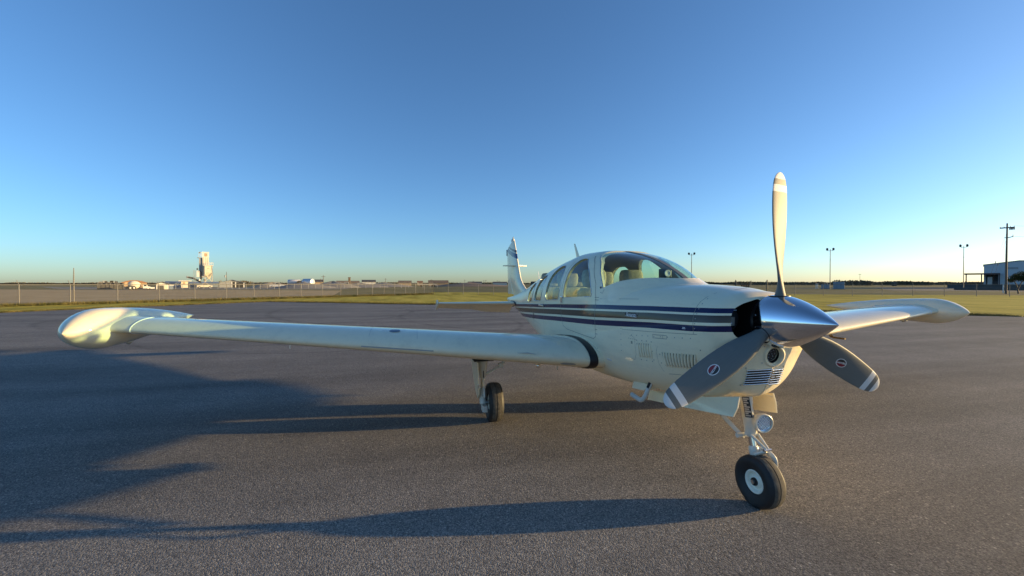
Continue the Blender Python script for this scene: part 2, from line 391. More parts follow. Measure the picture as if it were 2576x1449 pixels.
def ysec(s,z):
    if z<=s['zb'] or z>=s['zt']:return 0.
    if z<s['zw']:
        t=(s['zw']-z)/(s['zw']-s['zb']);return s['wa']*max(0,1-t**s['nl'])**(1/s['nl'])
    a=0.;b=0.
    if z<s['zd']:
        t=(z-s['zw'])/(s['zd']-s['zw']);a=s['wa']*max(0,1-t**s['nu'])**(1/s['nu'])
    if s['x']<-.8 and z<s['zt']:
        t=(z-s['zw'])/(s['zt']-s['zw']);b=s['wb']*max(0,1-t**s['nb'])**(1/s['nb'])
    if s['x']>=-.8:
        return a
    return max(a,b)
def Y(x,z,ins=0): return ysec(sect(x,ins),z)
NC = 1.285                      # height of the nose bowl centre
HUB = Vector((0, .03, 1.305))
def half_ring(x, n, ins=0.0):
    s = sect(x, ins); N = 500; zz = []; yy = []
    for i in range(N+1):
        ph = -math.pi/2+math.pi*i/N; z = (s['zt']+s['zb'])/2+(s['zt']-s['zb'])/2*math.sin(ph)
        zz.append(z); yy.append(ysec(s, z) if 0 < i < N else 0.)
    zz = np.array(zz); yy = np.array(yy); L = np.concatenate([[0], np.cumsum(np.hypot(np.diff(zz), np.diff(yy)))])
    q = np.linspace(0, L[-1], n); return np.interp(q, L, yy), np.interp(q, L, zz)
HN = 60
def ring(x, ins=0.0, n=HN):
    y, z = half_ring(x, n, ins)
    return [(x, -y[i], z[i]) for i in range(n)]+[(x, y[i], z[i]) for i in range(n-2, 0, -1)]
def bowl_x(y, z, s):
    lo = min(1, max(0, (1.22-z)/.22)); lo = lo*lo*(3-2*lo)
    p = 4.5*(1-lo)+2.0*lo; D = .165*(1-lo)+.185*lo
    return -.2+D*max(0, 1-s**p)**.45-.26*abs(y)*lo*(1-s)
_r0 = ring(-.2)
_ang = sorted((math.atan2(p[2]-NC, p[1]), math.hypot(p[1], p[2]-NC)) for p in _r0)
_aa = np.array([a for a, _ in _ang]); _ar = np.array([b for _, b in _ang])
def nose_x(y, z):
    a = math.atan2(z-NC, y); rr = float(np.interp(a, _aa, _ar, period=2*math.pi)); s = math.hypot(y, z-NC)/rr
    return bowl_x(y, z, min(s, 1))
def stations():
    xs = list(np.arange(-.2, -.78, -.05))+list(np.arange(-.80, -1.3, -.03))+list(np.arange(-1.3, -5.2, -.07))+list(np.arange(-5.2, -8.0, -.13))+[-8.05]
    return xs
def body(ins, xs, front=True):
    rings = [ring(x, ins) for x in xs]
    mb = MB(); pre = []
    if front:
        for sN in (.04, .10, .18, .27, .36, .45, .54, .62, .70, .77, .83, .88, .92, .95, .975, .992):
            pre.append([(bowl_x(p[1]*sN, NC+(p[2]-NC)*sN, sN)-ins*1.2, p[1]*sN, NC+(p[2]-NC)*sN) for p in rings[0]])
    mb.loft(pre+rings, True, True, True); return mb
def flipped(me):
    bm = bmesh.new(); bm.from_mesh(me); bmesh.ops.reverse_faces(bm, faces=bm.faces); bm.to_mesh(me); bm.free()
def smooth_poly(pts, n=6, closed=True):       # catmull-rom resample of an outline
    P = [Vector(p) for p in pts]; out = []; N = len(P)
    for i in range(N if closed else N-1):
        g = lambda j: P[j % N] if closed else P[max(0, min(N-1, j))]
        a, b, c, d = g(i-1), g(i), g(i+1), g(i+2)
        for k in range(n):
            t_ = k/n; out.append(tuple(.5*((2*b)+(c-a)*t_+(2*a-5*b+4*c-d)*t_*t_+(3*b-a-3*c+d)*t_**3)))
    if not closed: out.append(tuple(P[-1]))
    return out
def rounded(pts, r, n=5):
    P = [Vector(p) for p in pts]; out = []
    for i, p in enumerate(P):
        a = (P[i-1]-p); b = (P[(i+1) % len(P)]-p); rr = min(r, a.length*.45, b.length*.45); a = p+a.normalized()*rr; b = p+b.normalized()*rr
        for k in range(n+1):
            t_ = k/n; out.append(tuple(a*(1-t_)**2+p*2*t_*(1-t_)+b*t_*t_))
    return out
# side outlines (x, z)
WIN = {
 'door': rounded([(-1.79, 1.425), (-1.775, 1.46), (-1.90, 1.665), (-2.13, 1.845), (-2.30, 1.853), (-2.44, 1.79), (-2.51, 1.69), (-2.555, 1.55), (-2.58, 1.385)], .05),
 'mid': rounded([(-2.755, 1.355), (-2.715, 1.54), (-2.70, 1.68), (-2.75, 1.79), (-2.95, 1.785), (-3.12, 1.73), (-3.23, 1.66), (-3.31, 1.53), (-3.345, 1.40), (-3.32, 1.325)], .06),
 'rear': rounded([(-3.635, 1.305), (-3.59, 1.45), (-3.56, 1.60), (-3.58, 1.685), (-3.82, 1.66), (-3.98, 1.59), (-4.07, 1.50), (-4.13, 1.38), (-4.14, 1.285)], .06),
 'aft': rounded([(-4.41, 1.262), (-4.37, 1.36), (-4.33, 1.48), (-4.38, 1.565), (-4.55, 1.555), (-4.70, 1.49), (-4.78, 1.42), (-4.81, 1.33), (-4.81, 1.226)], .05)}
WS_BASE = [(-1.575, 1.512), (-1.495, 1.540), (-1.39, 1.573), (-1.285, 1.592), (-1.17, 1.604), (-1.06, 1.608), (-.96, 1.608), (-.90, 1.602)]
WSH = smooth_poly(WS_BASE, 4, False)+[(-.80, 1.61), (-.80, 2.2), (-1.99, 2.2), (-1.965, 1.90), (-1.88, 1.83), (-1.80, 1.784), (-1.625, 1.583)]
INTAKE = rounded([(-.335, 1.29), (-.325, 1.355), (-.295, 1.395), (-.235, 1.425), (-.10, 1.46), (-.10, 1.19), (-.20, 1.188), (-.295, 1.197), (-.325, 1.235)], .03, 3)
def evaluate(o):
    dg = bpy.context.evaluated_depsgraph_get(); dg.update(); return bpy.data.meshes.new_from_object(o.evaluated_get(dg))
def tmp(me): o = bpy.data.objects.new('tmp', me); COL.objects.link(o); return o
def boolean(me, cutters, op):
    o = tmp(me)
    for c in cutters:
        m = o.modifiers.new('b', 'BOOLEAN'); m.operation = op; m.solver = 'EXACT'; m.object = c
    r_ = evaluate(o); bpy.data.objects.remove(o); return r_
def offset_poly(poly, d):
    P = [Vector(p) for p in poly]; ar = sum(P[i-1].x*P[i].y-P[i].x*P[i-1].y for i in range(len(P))); sg = 1 if ar > 0 else -1; out = []
    for i, p in enumerate(P):
        t_ = (P[(i+1) % len(P)]-P[i-1]).normalized(); out.append(tuple(p+Vector((t_.y, -t_.x))*d*sg))
    return out

plane = empty('airplane', (0, 0, 0), 0, 'cream single-engine propeller airplane with navy and brown side stripes parked on the asphalt', 'airplane')
XS = stations()
outer = body(0.0, XS).mesh('outer')
inner = body(.028, [x for x in XS if -5.4 < x < -1.0 or x < -5.3][:], False)
ixs = [-.30]+[x for x in XS if x < -.32 and x > -5.3]
inner = MB(); inner.loft([ring(x, .028) for x in ixs], True, True, True); innerm = inner.mesh('inner'); flipped(innerm)
# shell = outer skin + inner skin
bm = bmesh.new(); bm.from_mesh(outer)
for f in bm.faces: f.material_index = 0
n0 = len(bm.faces); bm.from_mesh(innerm); bm.faces.ensure_lookup_table()
for f in bm.faces[n0:]: f.material_index = 1
shell = bpy.data.meshes.new('shell'); bm.to_mesh(shell); bm.free(); shell.materials.append(M['fus']); shell.materials.append(M['liner']); shell.materials.append(M['dark'])
cut = []
for k, poly in WIN.items(): cut.append(tmp(MB().prism(poly, 'y', -1, 1).mesh('c')))
cut.append(tmp(MB().prism(WSH, 'y', -1, 1).mesh('c')))
for sg in (1, -1): cut.append(tmp(MB().prism([(q[0]*sg+(0.03 if sg > 0 else .03), q[1]) for q in INTAKE], 'x', -.285, .2, 2).mesh('c')))
LIGHT_N = Vector((.97, -.16, -.16)).normalized(); LIGHT_P = Vector((nose_x(.02, 1.07)-.012, .02, 1.07))
cut.append(tmp(MB().lathe([(-.045, .051), (.10, .051)], LIGHT_P, LIGHT_N, 40, 2, True).mesh('c')))
fus = boolean(shell, cut, 'DIFFERENCE')
for i, m_ in enumerate((M['fus'], M['liner'], M['dark'])): 
    if i < len(fus.materials): fus.materials[i] = m_
fo = bpy.data.objects.new('fuselage', fus); COL.objects.link(fo); fo.parent = plane
fus.polygons.foreach_set('use_smooth', [True]*len(fus.polygons)); fus.set_sharp_from_angle(angle=R(32))
# panes: a thin skin inside the shell, cut by slightly larger outlines
def thin(x0, x1):
    xs = [x for x in XS if x1 <= x <= x0]
    a = MB(); a.loft([ring(x, .009) for x in xs], True, True, True); am = a.mesh('a')
    return am
pane_names = {'door': 'door_window', 'mid': 'cabin_window', 'rear': 'cabin_window', 'aft': 'cabin_window'}
def pane_half(poly, side, ins, nx=26, nz=22):
    # drape a grid over the skin inside an outline
    xs0 = min(p[0] for p in poly); xs1 = max(p[0] for p in poly); mb = MB(); idx = {}
    P = [Vector(p) for p in poly]; c = sum(P, Vector((0, 0)))/len(P)
    N = len(P); K = 9; v = []; f = []
    for k in range(K+1):
        for p in P:
            q = c+(p-c)*(k/K) if k else c+(p-c)*.001
            v.append((q.x, side*ysec(sect(q.x, ins), q.y), q.y))
    for k in range(K):
        for i in range(N): f.append((k*N+i, k*N+(i+1) % N, (k+1)*N+(i+1) % N, (k+1)*N+i))
    return mb.add(v, f)
for k, poly in WIN.items():
    for side in (-1, 1):
        po = offset_poly(poly, .012); w = pane_half(po, side, .010).build(pane_names[k], M['glass'], plane, 60)
        # rim bead
        fr = MB().tube([(x, side*(Y(x, z)+.001), z) for x, z in offset_poly(poly, .004)+offset_poly(poly, .004)[:1]], .0055, 6)
        fr.build('window_rim', M['steel'], w, 60)
# windscreen
a = thin(-.78, -2.3); wc = tmp(MB().prism(offset_poly(WSH, .010), 'y', -.9, .9, 1).mesh('c')); a.materials.append(M['glass']); a.materials.append(M['dark'])
ws = boolean(a, [wc], 'INTERSECT')
bm = bmesh.new(); bm.from_mesh(ws)      # keep only the skin, drop the cut caps
kill = [f for f in bm.faces if f.material_index == 1]
bmesh.ops.delete(bm, geom=kill, context='FACES'); bm.to_mesh(ws); bm.free(); ws.materials.clear(); ws.polygons.foreach_set('material_index', [0]*len(ws.polygons))
wso = put('windshield', ws, M['glass'], plane, 50)
for c in cut+[wc]: bpy.data.objects.remove(c)
# centre strip, frame of the windscreen, collar at its foot
cs = []
for x in np.arange(-.90, -2.02, -.05):
    z = lerp_tab(CROWN, x)
    cs.append((x, z))
mb = MB(); rr = []
for x, z in cs: rr.append([(x, -.022, z-.003), (x, .022, z-.003), (x, .022, z-.02), (x, -.022, z-.02)])
mb.loft(rr, True, True, True).build('centre_post', plain('grey_post', (.16, .16, .155), .5), wso)
for side in (-1, 1):
    pts = [(x, side*(Y(x, z)+.0), z) for x, z in [(-1.575, 1.512), (-1.60, 1.55), (-1.625, 1.583), (-1.70, 1.67), (-1.80, 1.784), (-1.88, 1.83), (-1.94, 1.87)]]
    MB().tube(pts, .007, 6).build('windshield_frame', M['steel'], wso, 60)
col_pts = []
L = [(x, -Y(x, z), z) for x, z in WS_BASE[:6]][::-1]
yb = -L[0][1]
front = [(-.99, -yb*.78, 1.606), (-.93, -yb*.50, 1.602), (-.895, -yb*.22, 1.597), (-.888, 0, 1.595), (-.895, yb*.22, 1.597), (-.93, yb*.50, 1.602), (-.99, yb*.78, 1.606)]
path = [(p[0], p[1], p[2]) for p in L[::-1]]+front+[(p[0], -p[1], p[2]) for p in L]
path = smooth_poly([p for p in path], 2, False)
def deck_z(x, y):
    s_ = sect(x); lo_, hi_ = s_['zw'], s_['zd']
    if abs(y) >= s_['wa']: return s_['zw']
    return s_['zw']+(hi_-lo_)*max(0, 1-(abs(y)/s_['wa'])**s_['nu'])**(1/s_['nu'])
rr = []
for p in path:
    c = Vector((-1.5, 0, p[2])); d = (Vector(p)-c); d.z = 0; d.normalize()
    w = .075 if abs(p[1]) < .40 else .075-.065*min(1, (abs(p[1])-.40)/.08)
    pts = []
    for k in range(7):
        q = k/6; base = Vector(p)+d*w*q*1.5; dz_ = deck_z(base.x, base.y); zz = (p[2]+.004)*(1-q)**1.3+(dz_+.0005)*(1-(1-q)**1.3)
        pts.append((base.x, base.y, max(zz, dz_-.002)))
    rr.append(pts+[(pts[-1][0], pts[-1][1], pts[-1][2]-.02), (pts[0][0]-d.x*.01, pts[0][1]-d.y*.01, pts[0][2]-.03)])
MB().loft(rr, True, True, True).build('cowl_collar', paint, plane, 50)

# ------------------------------------------------------------------ cabin interior
MB().prism([(y, min(z, 1.53)) for _, y, z in ring(-1.02, .03) if z < 1.53], 'x', -1.03, -1.02).build('firewall', M['dark'], plane)
MB().prism([(y, z) for _, y, z in ring(-5.2, .03)], 'x', -5.2, -5.19).build('rear_bulkhead', M['liner'], plane)
gs = []
for x in np.arange(-1.0, -1.63, -.06):
    s_ = sect(x, .034); zz = 1.545-.012*((x+1.0)/-.6)
    w_ = max(.05, ysec(s_, zz)); gs.append([(x, -w_, zz-.02), (x, -w_*.5, zz), (x, w_*.5, zz), (x, w_, zz-.02)])
MB().loft(gs, False).build('glareshield', M['glare'], plane, 60)
MB().bbox(-1.66, -1.60, -.5, .5, 1.16, 1.53, .012).build('instrument_panel', M['glare'], plane)
cp = MB().bbox(-1.27, -1.19, -.06, .03, 1.615, 1.70, .008).build('compass', M['black'], plane, 40)
MB().lathe([(0, .0), (.004, .03), (.0, .034)], (-1.188, -.015, 1.657), (1, 0, 0), 20).build('compass_dial', M['white'], cp)
MB().tube([(-1.23, -.015, 1.54), (-1.23, -.015, 1.63)], .008).build('compass_stalk', M['black'], cp)
MB().box(-3.5, -1.7, -.42, .42, .80, .82).build('cabin_floor', M['liner'], plane)
def seat(x, y, rz=1):
    se = bpy.data.objects.new('seat', None); COL.objects.link(se); se.parent = plane; se.location = (x, y, 0)
    MB().bbox(-.05, .45, -.23, .23, .98, 1.10, .04).build('cushion', M['seat'], se, 60)
    rr = []
    for z, a, w in [(1.08, 0, .22), (1.2, -.03, .235), (1.35, -.06, .235), (1.46, -.085, .215), (1.505, -.09, .17)]:
        rr.append([(a+.055*math.cos(t_)*abs(math.cos(t_))**-.2 if abs(math.cos(t_)) > .01 else a, w*math.sin(t_)*abs(math.sin(t_))**-.4 if abs(math.sin(t_)) > .01 else 0, z) for t_ in np.linspace(0, 2*math.pi, 24, False)])
    MB().loft(rr, True, True, True).build('seat_back', M['wool'], se, 60)
    rr = []
    for z, r_ in [(1.515, .70), (1.53, .9), (1.58, 1.0), (1.64, 1.02), (1.69, .97), (1.72, .85), (1.728, .6)]:
        rr.append([(-.10+.075*r_*(abs(math.cos(t_))**.6)*math.copysign(1, math.cos(t_)), .145*r_*(abs(math.sin(t_))**.6)*math.copysign(1, math.sin(t_)), z) for t_ in np.linspace(0, 2*math.pi, 28, False)])
    MB().loft(rr, True, True, True).build('headrest', M['wool'], se, 60)
for x, y in ((-2.20, -.26), (-2.25, .26), (-3.05, -.27), (-3.05, .27), (-3.95, -.22), (-3.95, .22)): seat(x, y)

# ------------------------------------------------------------------ seams and small fittings on the skin
def on_skin(x, z, side=-1, off=0.0):
    return Vector((x, side*(Y(x, z)+off), z))
def skin_n(x, z, side=-1):
    e = .004; a = on_skin(x+e, z, side)-on_skin(x-e, z, side); b = on_skin(x, z+e, side)-on_skin(x, z-e, side); n = a.cross(b).normalized()
    return n if n.y*side > 0 else -n
def seam(pts, w=.0035, name='panel_seam', mat=None, side=-1, dense=True, off=.0012):
    P = []
    for (x0, z0), (x1, z1) in zip(pts[:-1], pts[1:]):
        n = max(1, int(math.hypot(x1-x0, z1-z0)/.03)) if dense else 1
        for k in range(n): P.append((x0+(x1-x0)*k/n, z0+(z1-z0)*k/n))
    P.append(pts[-1]); v = []; f = []
    for i, (x, z) in enumerate(P):
        a = Vector(P[max(0, i-1)]); b = Vector(P[min(len(P)-1, i+1)]); t_ = (b-a).normalized(); nx, nz = -t_.y*w/2, t_.x*w/2
        for sg in (-1, 1):
            x_, z_ = x+nx*sg, z+nz*sg; v.append(on_skin(x_, z_, side)+skin_n(x_, z_, side)*off)
    for i in range(len(P)-1): f.append((2*i, 2*i+1, 2*i+3, 2*i+2))
    return MB().add(v, f).build(name, mat or M['seam'], plane)
seam([(-2.03, 1.87), (-1.90, 1.78), (-1.72, 1.56), (-1.685, 1.42), (-1.668, 1.33), (-1.64, 1.14), (-1.627, 1.016)], .006)
seam([(-1.627, 1.016), (-1.68, .985), (-1.72, .99), (-2.44, 1.008), (-2.56, 1.04), (-2.60, 1.09), (-2.66, 1.30), (-2.655, 1.45), (-2.60, 1.70), (-2.50, 1.83)], .005)
seam([(-1.55, 1.50), (-1.57, 1.46), (-1.61, 1.47)], .004)
seam([(-1.60, 1.405), (-1.1, 1.42), (-.95, 1.424)], .0025)
for a, b in (((-1.70, 1.415), (-1.62, 1.417)), ((-1.695, 1.39), (-1.615, 1.39)), ((-1.64, 1.09), (-1.59, 1.09)), ((-1.63, 1.045), (-1.585, 1.045))): seam([a, b], .005, 'hinge_line')
seam([(-1.12, 1.16), (-1.12, 1.145), (-.76, 1.165), (-.24, 1.20)], .003)
seam([(-.24, 1.53), (-.275, 1.49), (-.29, 1.43), (-.285, 1.34), (-.27, 1.2)], .003)
seam([(-.69, 1.149), (-.53, 1.157), (-.53, 1.132), (-.69, 1.122), (-.69, 1.149)], .004, 'access_door')
seam([(-.573, 1.155), (-.573, 1.128)], .003, 'access_door')
seam([(-3.46, 1.30), (-3.42, 1.1), (-3.40, .75)], .0035)
seam([(-4.28, 1.42), (-4.25, 1.25), (-4.22, .95), (-4.18, .8)], .004)
seam([(-5.4, 1.46), (-5.4, 1.2), (-5.4, .95)], .004)
seam([(-1.0, 1.10), (-.97, 1.105), (-.93, 1.09), (-.92, .95), (-.95, .90), (-1.0, .90)], .0025)
seam([(-.64, 1.06), (-.655, 1.02), (-.65, .92), (-.62, .86)], .0025)
seam([(-.42, .87), (-.50, .862), (-.58, .85)], .003)
for q in range(4): seam([(-1.02+q*.03, 1.078), (-1.007+q*.03, 1.079)], .005, 'placard_mark')
for q in range(4): seam([(-.985, 1.055-q*.006), (-.96, 1.056-q*.006)], .003, 'placard_mark', M['black'])
# louvres
def louver(xa, za, xb, zb):
    P = []; rad = []
    for k in range(11):
        q = k/10; x = xa+(xb-xa)*q; z = za+(zb-za)*q
        P.append(on_skin(x, z)+skin_n(x, z)*(.002)); rad.append(.0105*max(.12, (1-abs(2*q-1)**5))*(0.75+.35*q))
    o = MB().tube(P, rad, 8).build('louver', paint, plane, 60)
    x2 = .010
    v = []; 
    for k in range(9):
        q = .08+.84*k/8; x = xa+(xb-xa)*q-.0125; z = za+(zb-za)*q
        for d in (-.003, .003): v.append(on_skin(x+d, z)+skin_n(x, z)*.0015)
    MB().add(v, [(2*i, 2*i+1, 2*i+3, 2*i+2) for i in range(8)]).build('louver_slot', M['dark'], o)
for q in range(6): louver(-.885+q*.031, 1.062+q*.003, -.868+q*.030, .932+q*.003)
for q in range(11): louver(-.58+q*.030, 1.029+q*.0028, -.566+q*.0255, .907+q*.0028)
def rivet(x, z, r_=.0045, side=-1):
    p = on_skin(x, z, side); n = skin_n(x, z, side)
    return p, n, r_
def rivets(name, pts, mat):
    for x, z in pts:
        p, n, r_ = rivet(x, z); MB().lathe([(-.001, r_), (.002, r_*.9), (.003, r_*.4), (.0031, 0.0001)], p, n, 8).build(name, mat, plane, 60)
rivets('fastener', [(-.90, 1.075), (-.83, 1.08), (-.77, 1.085), (-.71, 1.085), (-.705, 1.01), (-.70, .94), (-.86, .915), (-.79, .92), (-.72, .925), (-.62, 1.0), (-.62, .93), (-.20-.03, 1.09)], M['seam'])
rivets('fastener', [(-.30-.075*k, 1.165-.006*k) for k in range(10)]+[(-.262, 1.24+.035*k) for k in range(7)]+[(-1.14, .95+.05*k) for k in range(5)]+[(-1.60+.02*(k % 2), .90+.0*k) for k in range(1)], M['vent'])
# badge with its script
def text(body_, size, name, mat, parent, mtx, shear=0, ext=.0006, bold=0):
    cu_ = bpy.data.curves.new('t', 'FONT'); cu_.body = body_; cu_.size = size; cu_.extrude = ext; cu_.align_x = 'CENTER'; cu_.align_y = 'CENTER'; cu_.shear = shear; cu_.offset = bold; cu_.space_character = .92
    o = tmp(cu_); me = evaluate(o); bpy.data.objects.remove(o); me.transform(mtx); return put(name, me, mat, parent)
def frame_at(p, xd, zd):
    xd = Vector(xd).normalized(); n = xd.cross(Vector(zd)).normalized(); zu = n.cross(xd)
    return Matrix.Translation(p) @ Matrix((xd, zu, n)).transposed().to_4x4()
bx, bz = -.99, 1.287; n = skin_n(bx, bz); bmx = frame_at(on_skin(bx, bz)+n*.003, on_skin(bx+.05, bz+.0015)-on_skin(bx-.05, bz-.0015), (0, 0, 1))
bd = MB().add([bmx @ Vector(p) for p in ((-.085, -.013, 0), (.085, -.020, 0), (.095, .012, 0), (.06, .012, 0), (-.075, .016, 0), (-.092, .012, 0))], [(0, 1, 2, 3, 4, 5)]).build('name_badge', M['black'], plane)
text('Bonanza', .047, 'badge_lettering', M['white'], bd, bmx @ Matrix.Translation((0, -.001, .002)), .35, .0006, .0002)
MB().tube([bmx @ Vector(p) for p in ((-.085, -.0135, .001), (.085, -.0205, .001), (.096, .012, .001))], .0016, 5).build('badge_edge', M['white'], bd)
mx = -.36; mz = 1.232; n = skin_n(mx, mz)
seam([(mx-.012, mz+.006), (mx+.012, mz+.007)], .004, 'stencil_mark', M['white']); seam([(mx-.016, mz-.003), (mx+.016, mz-.002)], .004, 'stencil_mark', M['white'])
for side in (-1,):
    sc = MB().tube([on_skin(-1.42, .822, side), on_skin(-1.34, .818, side)], [.010, .010], 8, flat=.5).build('scratch_patch', M['gear'], plane)
# cowl flap lip, exhaust pipes, vents under the wing
for side in (-1, 1):
    MB().prism([(-1.20, .585), (-1.17, .655), (-1.0, .675), (-.9, .68), (-1.0, .61)], 'y', side*.27, side*.378).build('cowl_flap', paint, plane)
    P = smooth_poly([(-.90, side*.36, .72), (-.925, side*.385, .63), (-.955, side*.40, .56), (-1.0, side*.405, .528), (-1.08, side*.405, .53), (-1.16, side*.405, .537)], 4, False)
    ex = MB().tube(P, .022, 14, cap=False, flat=.75).build('exhaust_pipe', M['exhaust'], plane, 50)
    MB().tube(P[:4], .020, 12, cap=False).build('exhaust_clamp', M['dark'], ex, 50)
    MB().lathe([(0, .019), (.0005, .0001)], P[-1], (-1, 0, 0), 12).build('exhaust_bore', M['dark'], ex)

# ------------------------------------------------------------------ nose bowl details
def bowl_pt(y, z, off=0.0): return Vector((nose_x(y, z)+off, y, z))
def bowl_n(y, z):
    e = .006; a = bowl_pt(y+e, z)-bowl_pt(y-e, z); b = bowl_pt(y, z+e)-bowl_pt(y, z-e); n = a.cross(b).normalized(); return n if n.x > 0 else -n
# landing light in the chin
n = LIGHT_N; p = LIGHT_P
cl = MB().lathe([(-.03, .095), (.008, .086), (.022, .075), (.025, .066), (.018, .058), (-.030, .050)], p, n, 40).build('cowl_light', paint, plane, 50)
MB().lathe([(-.028, .051), (-.022, .035), (-.020, .0002)], p, n, 32).build('light_reflector', M['dark'], cl, 60)
MB().lathe([(-.010, .0535), (-.006, .03), (-.004, .0002)], p, n, 32).build('light_lens', M['lens'], cl, 60)
tb = n.orthogonal().normalized(); tb2 = n.cross(tb)
for k in range(13):
    a_ = k*2.4; r_ = .042*math.sqrt((k+.5)/13); q = p+n*(-.017)+tb*r_*math.cos(a_)+tb2*r_*math.sin(a_)
    MB().lathe([(-.004, .004), (.0, .0045), (.003, .003), (.004, .0001)], q, n, 8).build('light_diode', M['chrome'], cl, 60)
for k in range(5):
    a_ = k*1.2566+.4; q = p+tb*.098*math.cos(a_)+tb2*.098*math.sin(a_); q = bowl_pt(q.y, q.z)
    MB().lathe([(-.002, .005), (.003, .004), (.0035, .0001)], q, bowl_n(q.y, q.z), 8).build('light_screw', M['steel'], cl, 60)
# grille under the light: two banks of slots, dark openings between bars
def bowl_patch(y0, y1, z0, z1, off, ny=8, tilt=0.0):
    v = []; f = []
    for i in range(ny+1):
        y = y0+(y1-y0)*i/ny
        for z in (z0, z1): zz = z+tilt*(y-y0); v.append(bowl_pt(y, zz)+bowl_n(y, zz)*off)
    for i in range(ny): f.append((2*i, 2*i+1, 2*i+3, 2*i+2))
    return v, f
gr = MB(); 
for a_, b_, tl in ((-.150, .012, .05), (.022, .125, -.02)):
    v, f = bowl_patch(a_, b_, .868, .972, .005, tilt=tl); gr.add(v, f)
gro = gr.build('chin_grille', M['dark'], plane)
for a_, b_, tl in ((-.160, .016, .05), (.018, .132, -.02)):
    for k in range(7):
        z = .866+k*.0172
        P = [bowl_pt(y, z+tl*(y-a_))+bowl_n(y, z)*.0075 for y in np.linspace(a_, b_, 9)]
        MB().tube(P, .0042 if k in (0, 6) else .0034, 6).build('grille_bar', M['chrome'], gro, 60)
for y, z in ((-.165, .985), (-.17, .86), (.14, .985), (.12, .855)):
    MB().lathe([(-.002, .006), (.003, .005), (.0035, .0001)], bowl_pt(y, z), bowl_n(y, z), 8).build('grille_screw', M['steel'], gro, 60)
P = [bowl_pt(.017, z)+Vector((.002, 0, 0)) for z in np.linspace(.74, 1.0, 12)]
MB().tube(P, .003, 6).build('chin_ridge', paint, plane, 60)
# engine and baffles seen through the intakes
MB().bbox(-.66, -.295, -.34, .40, 1.02, 1.45, .03).build('engine_baffle', M['dark'], plane)
for side in (-1, 1):
    y = .03+side*.24
    en = MB().lathe([(0, .085), (.115, .085), (.125, .07), (.135, .03), (.135, .0001)], (-.30, y, 1.31), (1, 0, 0), 24).build('engine_housing', plain('engine_grey', (.05, .05, .052), .5, .3), plane, 40)
    MB().tube([(-.175, y+side*.075, 1.295), (-.135, y+side*.055, 1.30), (-.12, y+side*.03, 1.285)], .009, 8).build('oil_fitting', M['steel'], en, 60)
    MB().box(-.162, -.160, y-side*.01-.02, y-side*.01+.02, 1.265, 1.325).build('data_plate', M['vent'], en)
    MB().tube([(-.15, y-.05, 1.372), (-.145, y+.03, 1.375)], .004, 6).build('ignition_lead', M['steel'], en)

# ------------------------------------------------------------------ propeller
prop = bpy.data.objects.new('propeller', None); COL.objects.link(prop); prop.parent = plane; prop.location = HUB
spin = []
LS = .40
for k in range(33):
    q = k/32; d = -.035+(LS+.035)*q
    rr_ = .178*(1-max(0, (d-.005)/(LS-.005))**1.55)**.92 if d > .005 else .178
    spin.append((d, max(rr_, .0003)))
sp_o = MB().lathe(spin, (0, 0, 0), (1, 0, .035), 72).build('spinner', M['spinner'], prop, 40)
MB().lathe([(-.075, .0005), (-.075, .165), (-.040, .1775), (-.034, .1775)], (0, 0, 0), (1, 0, .035), 64).build('spinner_backplate', M['steel'], prop, 40)
for k in range(14):
    a_ = k*2*math.pi/14+.2; MB().lathe([(-.001, .0055), (.002, .005), (.003, .0001)], (-.022, .178*math.cos(a_), .178*math.sin(a_)), (0, math.cos(a_), math.sin(a_)), 8).build('spinner_screw', M['steel'], sp_o, 60)
def blade_mesh():
    rs = [.10, .14, .18, .22, .27, .33, .40, .48, .56, .64, .72, .79, .85, .90, .94, .965, .982, .993, .999]
    ch = [.085, .088, .095, .108, .130, .152, .170, .182, .187, .186, .180, .172, .163, .150, .131, .108, .080, .050, .016]
    th = [.085, .080, .070, .055, .042, .034, .028, .024, .021, .018, .016, .014, .012, .011, .0095, .008, .007, .005, .003]
    rings = []
    for r_, c, h in zip(rs, ch, th):
        be = R(12+40*max(0, (1-r_)/.9)**1.9); pts = []
        roundness = max(0, min(1, (.27-r_)/.14))
        for k in range(28):
            a_ = k*2*math.pi/28; cx = math.cos(a_)
            # airfoil: chord coordinate s (-.5 LE at +), thickness
            s_ = .5*cx
            tt = .5*math.sin(a_)*(1-.35*(-cx)*(1-roundness)) if math.sin(a_) > 0 else .5*math.sin(a_)*(.42+.58*roundness)
            X, T = s_*c+(.03*(1-roundness)*c), tt*h
            # chord direction at blade angle: LE towards -y and +x
            y = -X*math.cos(be)+T*math.sin(be); x = X*math.sin(be)+T*math.cos(be)
            pts.append((x, y, r_))
        rings.append(pts)
    mb = MB(); mb.loft(rings, True, True, True); return mb.mesh('blade')
bme = blade_mesh()
oval = [(math.cos(k*math.pi/16), math.sin(k*math.pi/16)) for k in range(32)]
def face_pt(r_, s_):       # point on the forward (cambered) face of a blade: s_ chord offset in metres, + to the LE
    be = R(12+40*max(0, (1-r_)/.9)**1.9)
    c = float(np.interp(r_, [.48, .56, .64, .72, .79], [.182, .187, .186, .18, .172])); h = float(np.interp(r_, [.48, .56, .64, .72, .79], [.024, .021, .018, .016, .014]))
    cx = max(-1, min(1, (s_/c-.03)/.5)); sn = math.sqrt(1-cx*cx); T = .5*sn*(1+.35*cx)*h; X = s_
    return Vector((X*math.sin(be)+T*math.cos(be), -X*math.cos(be)+T*math.sin(be), r_))
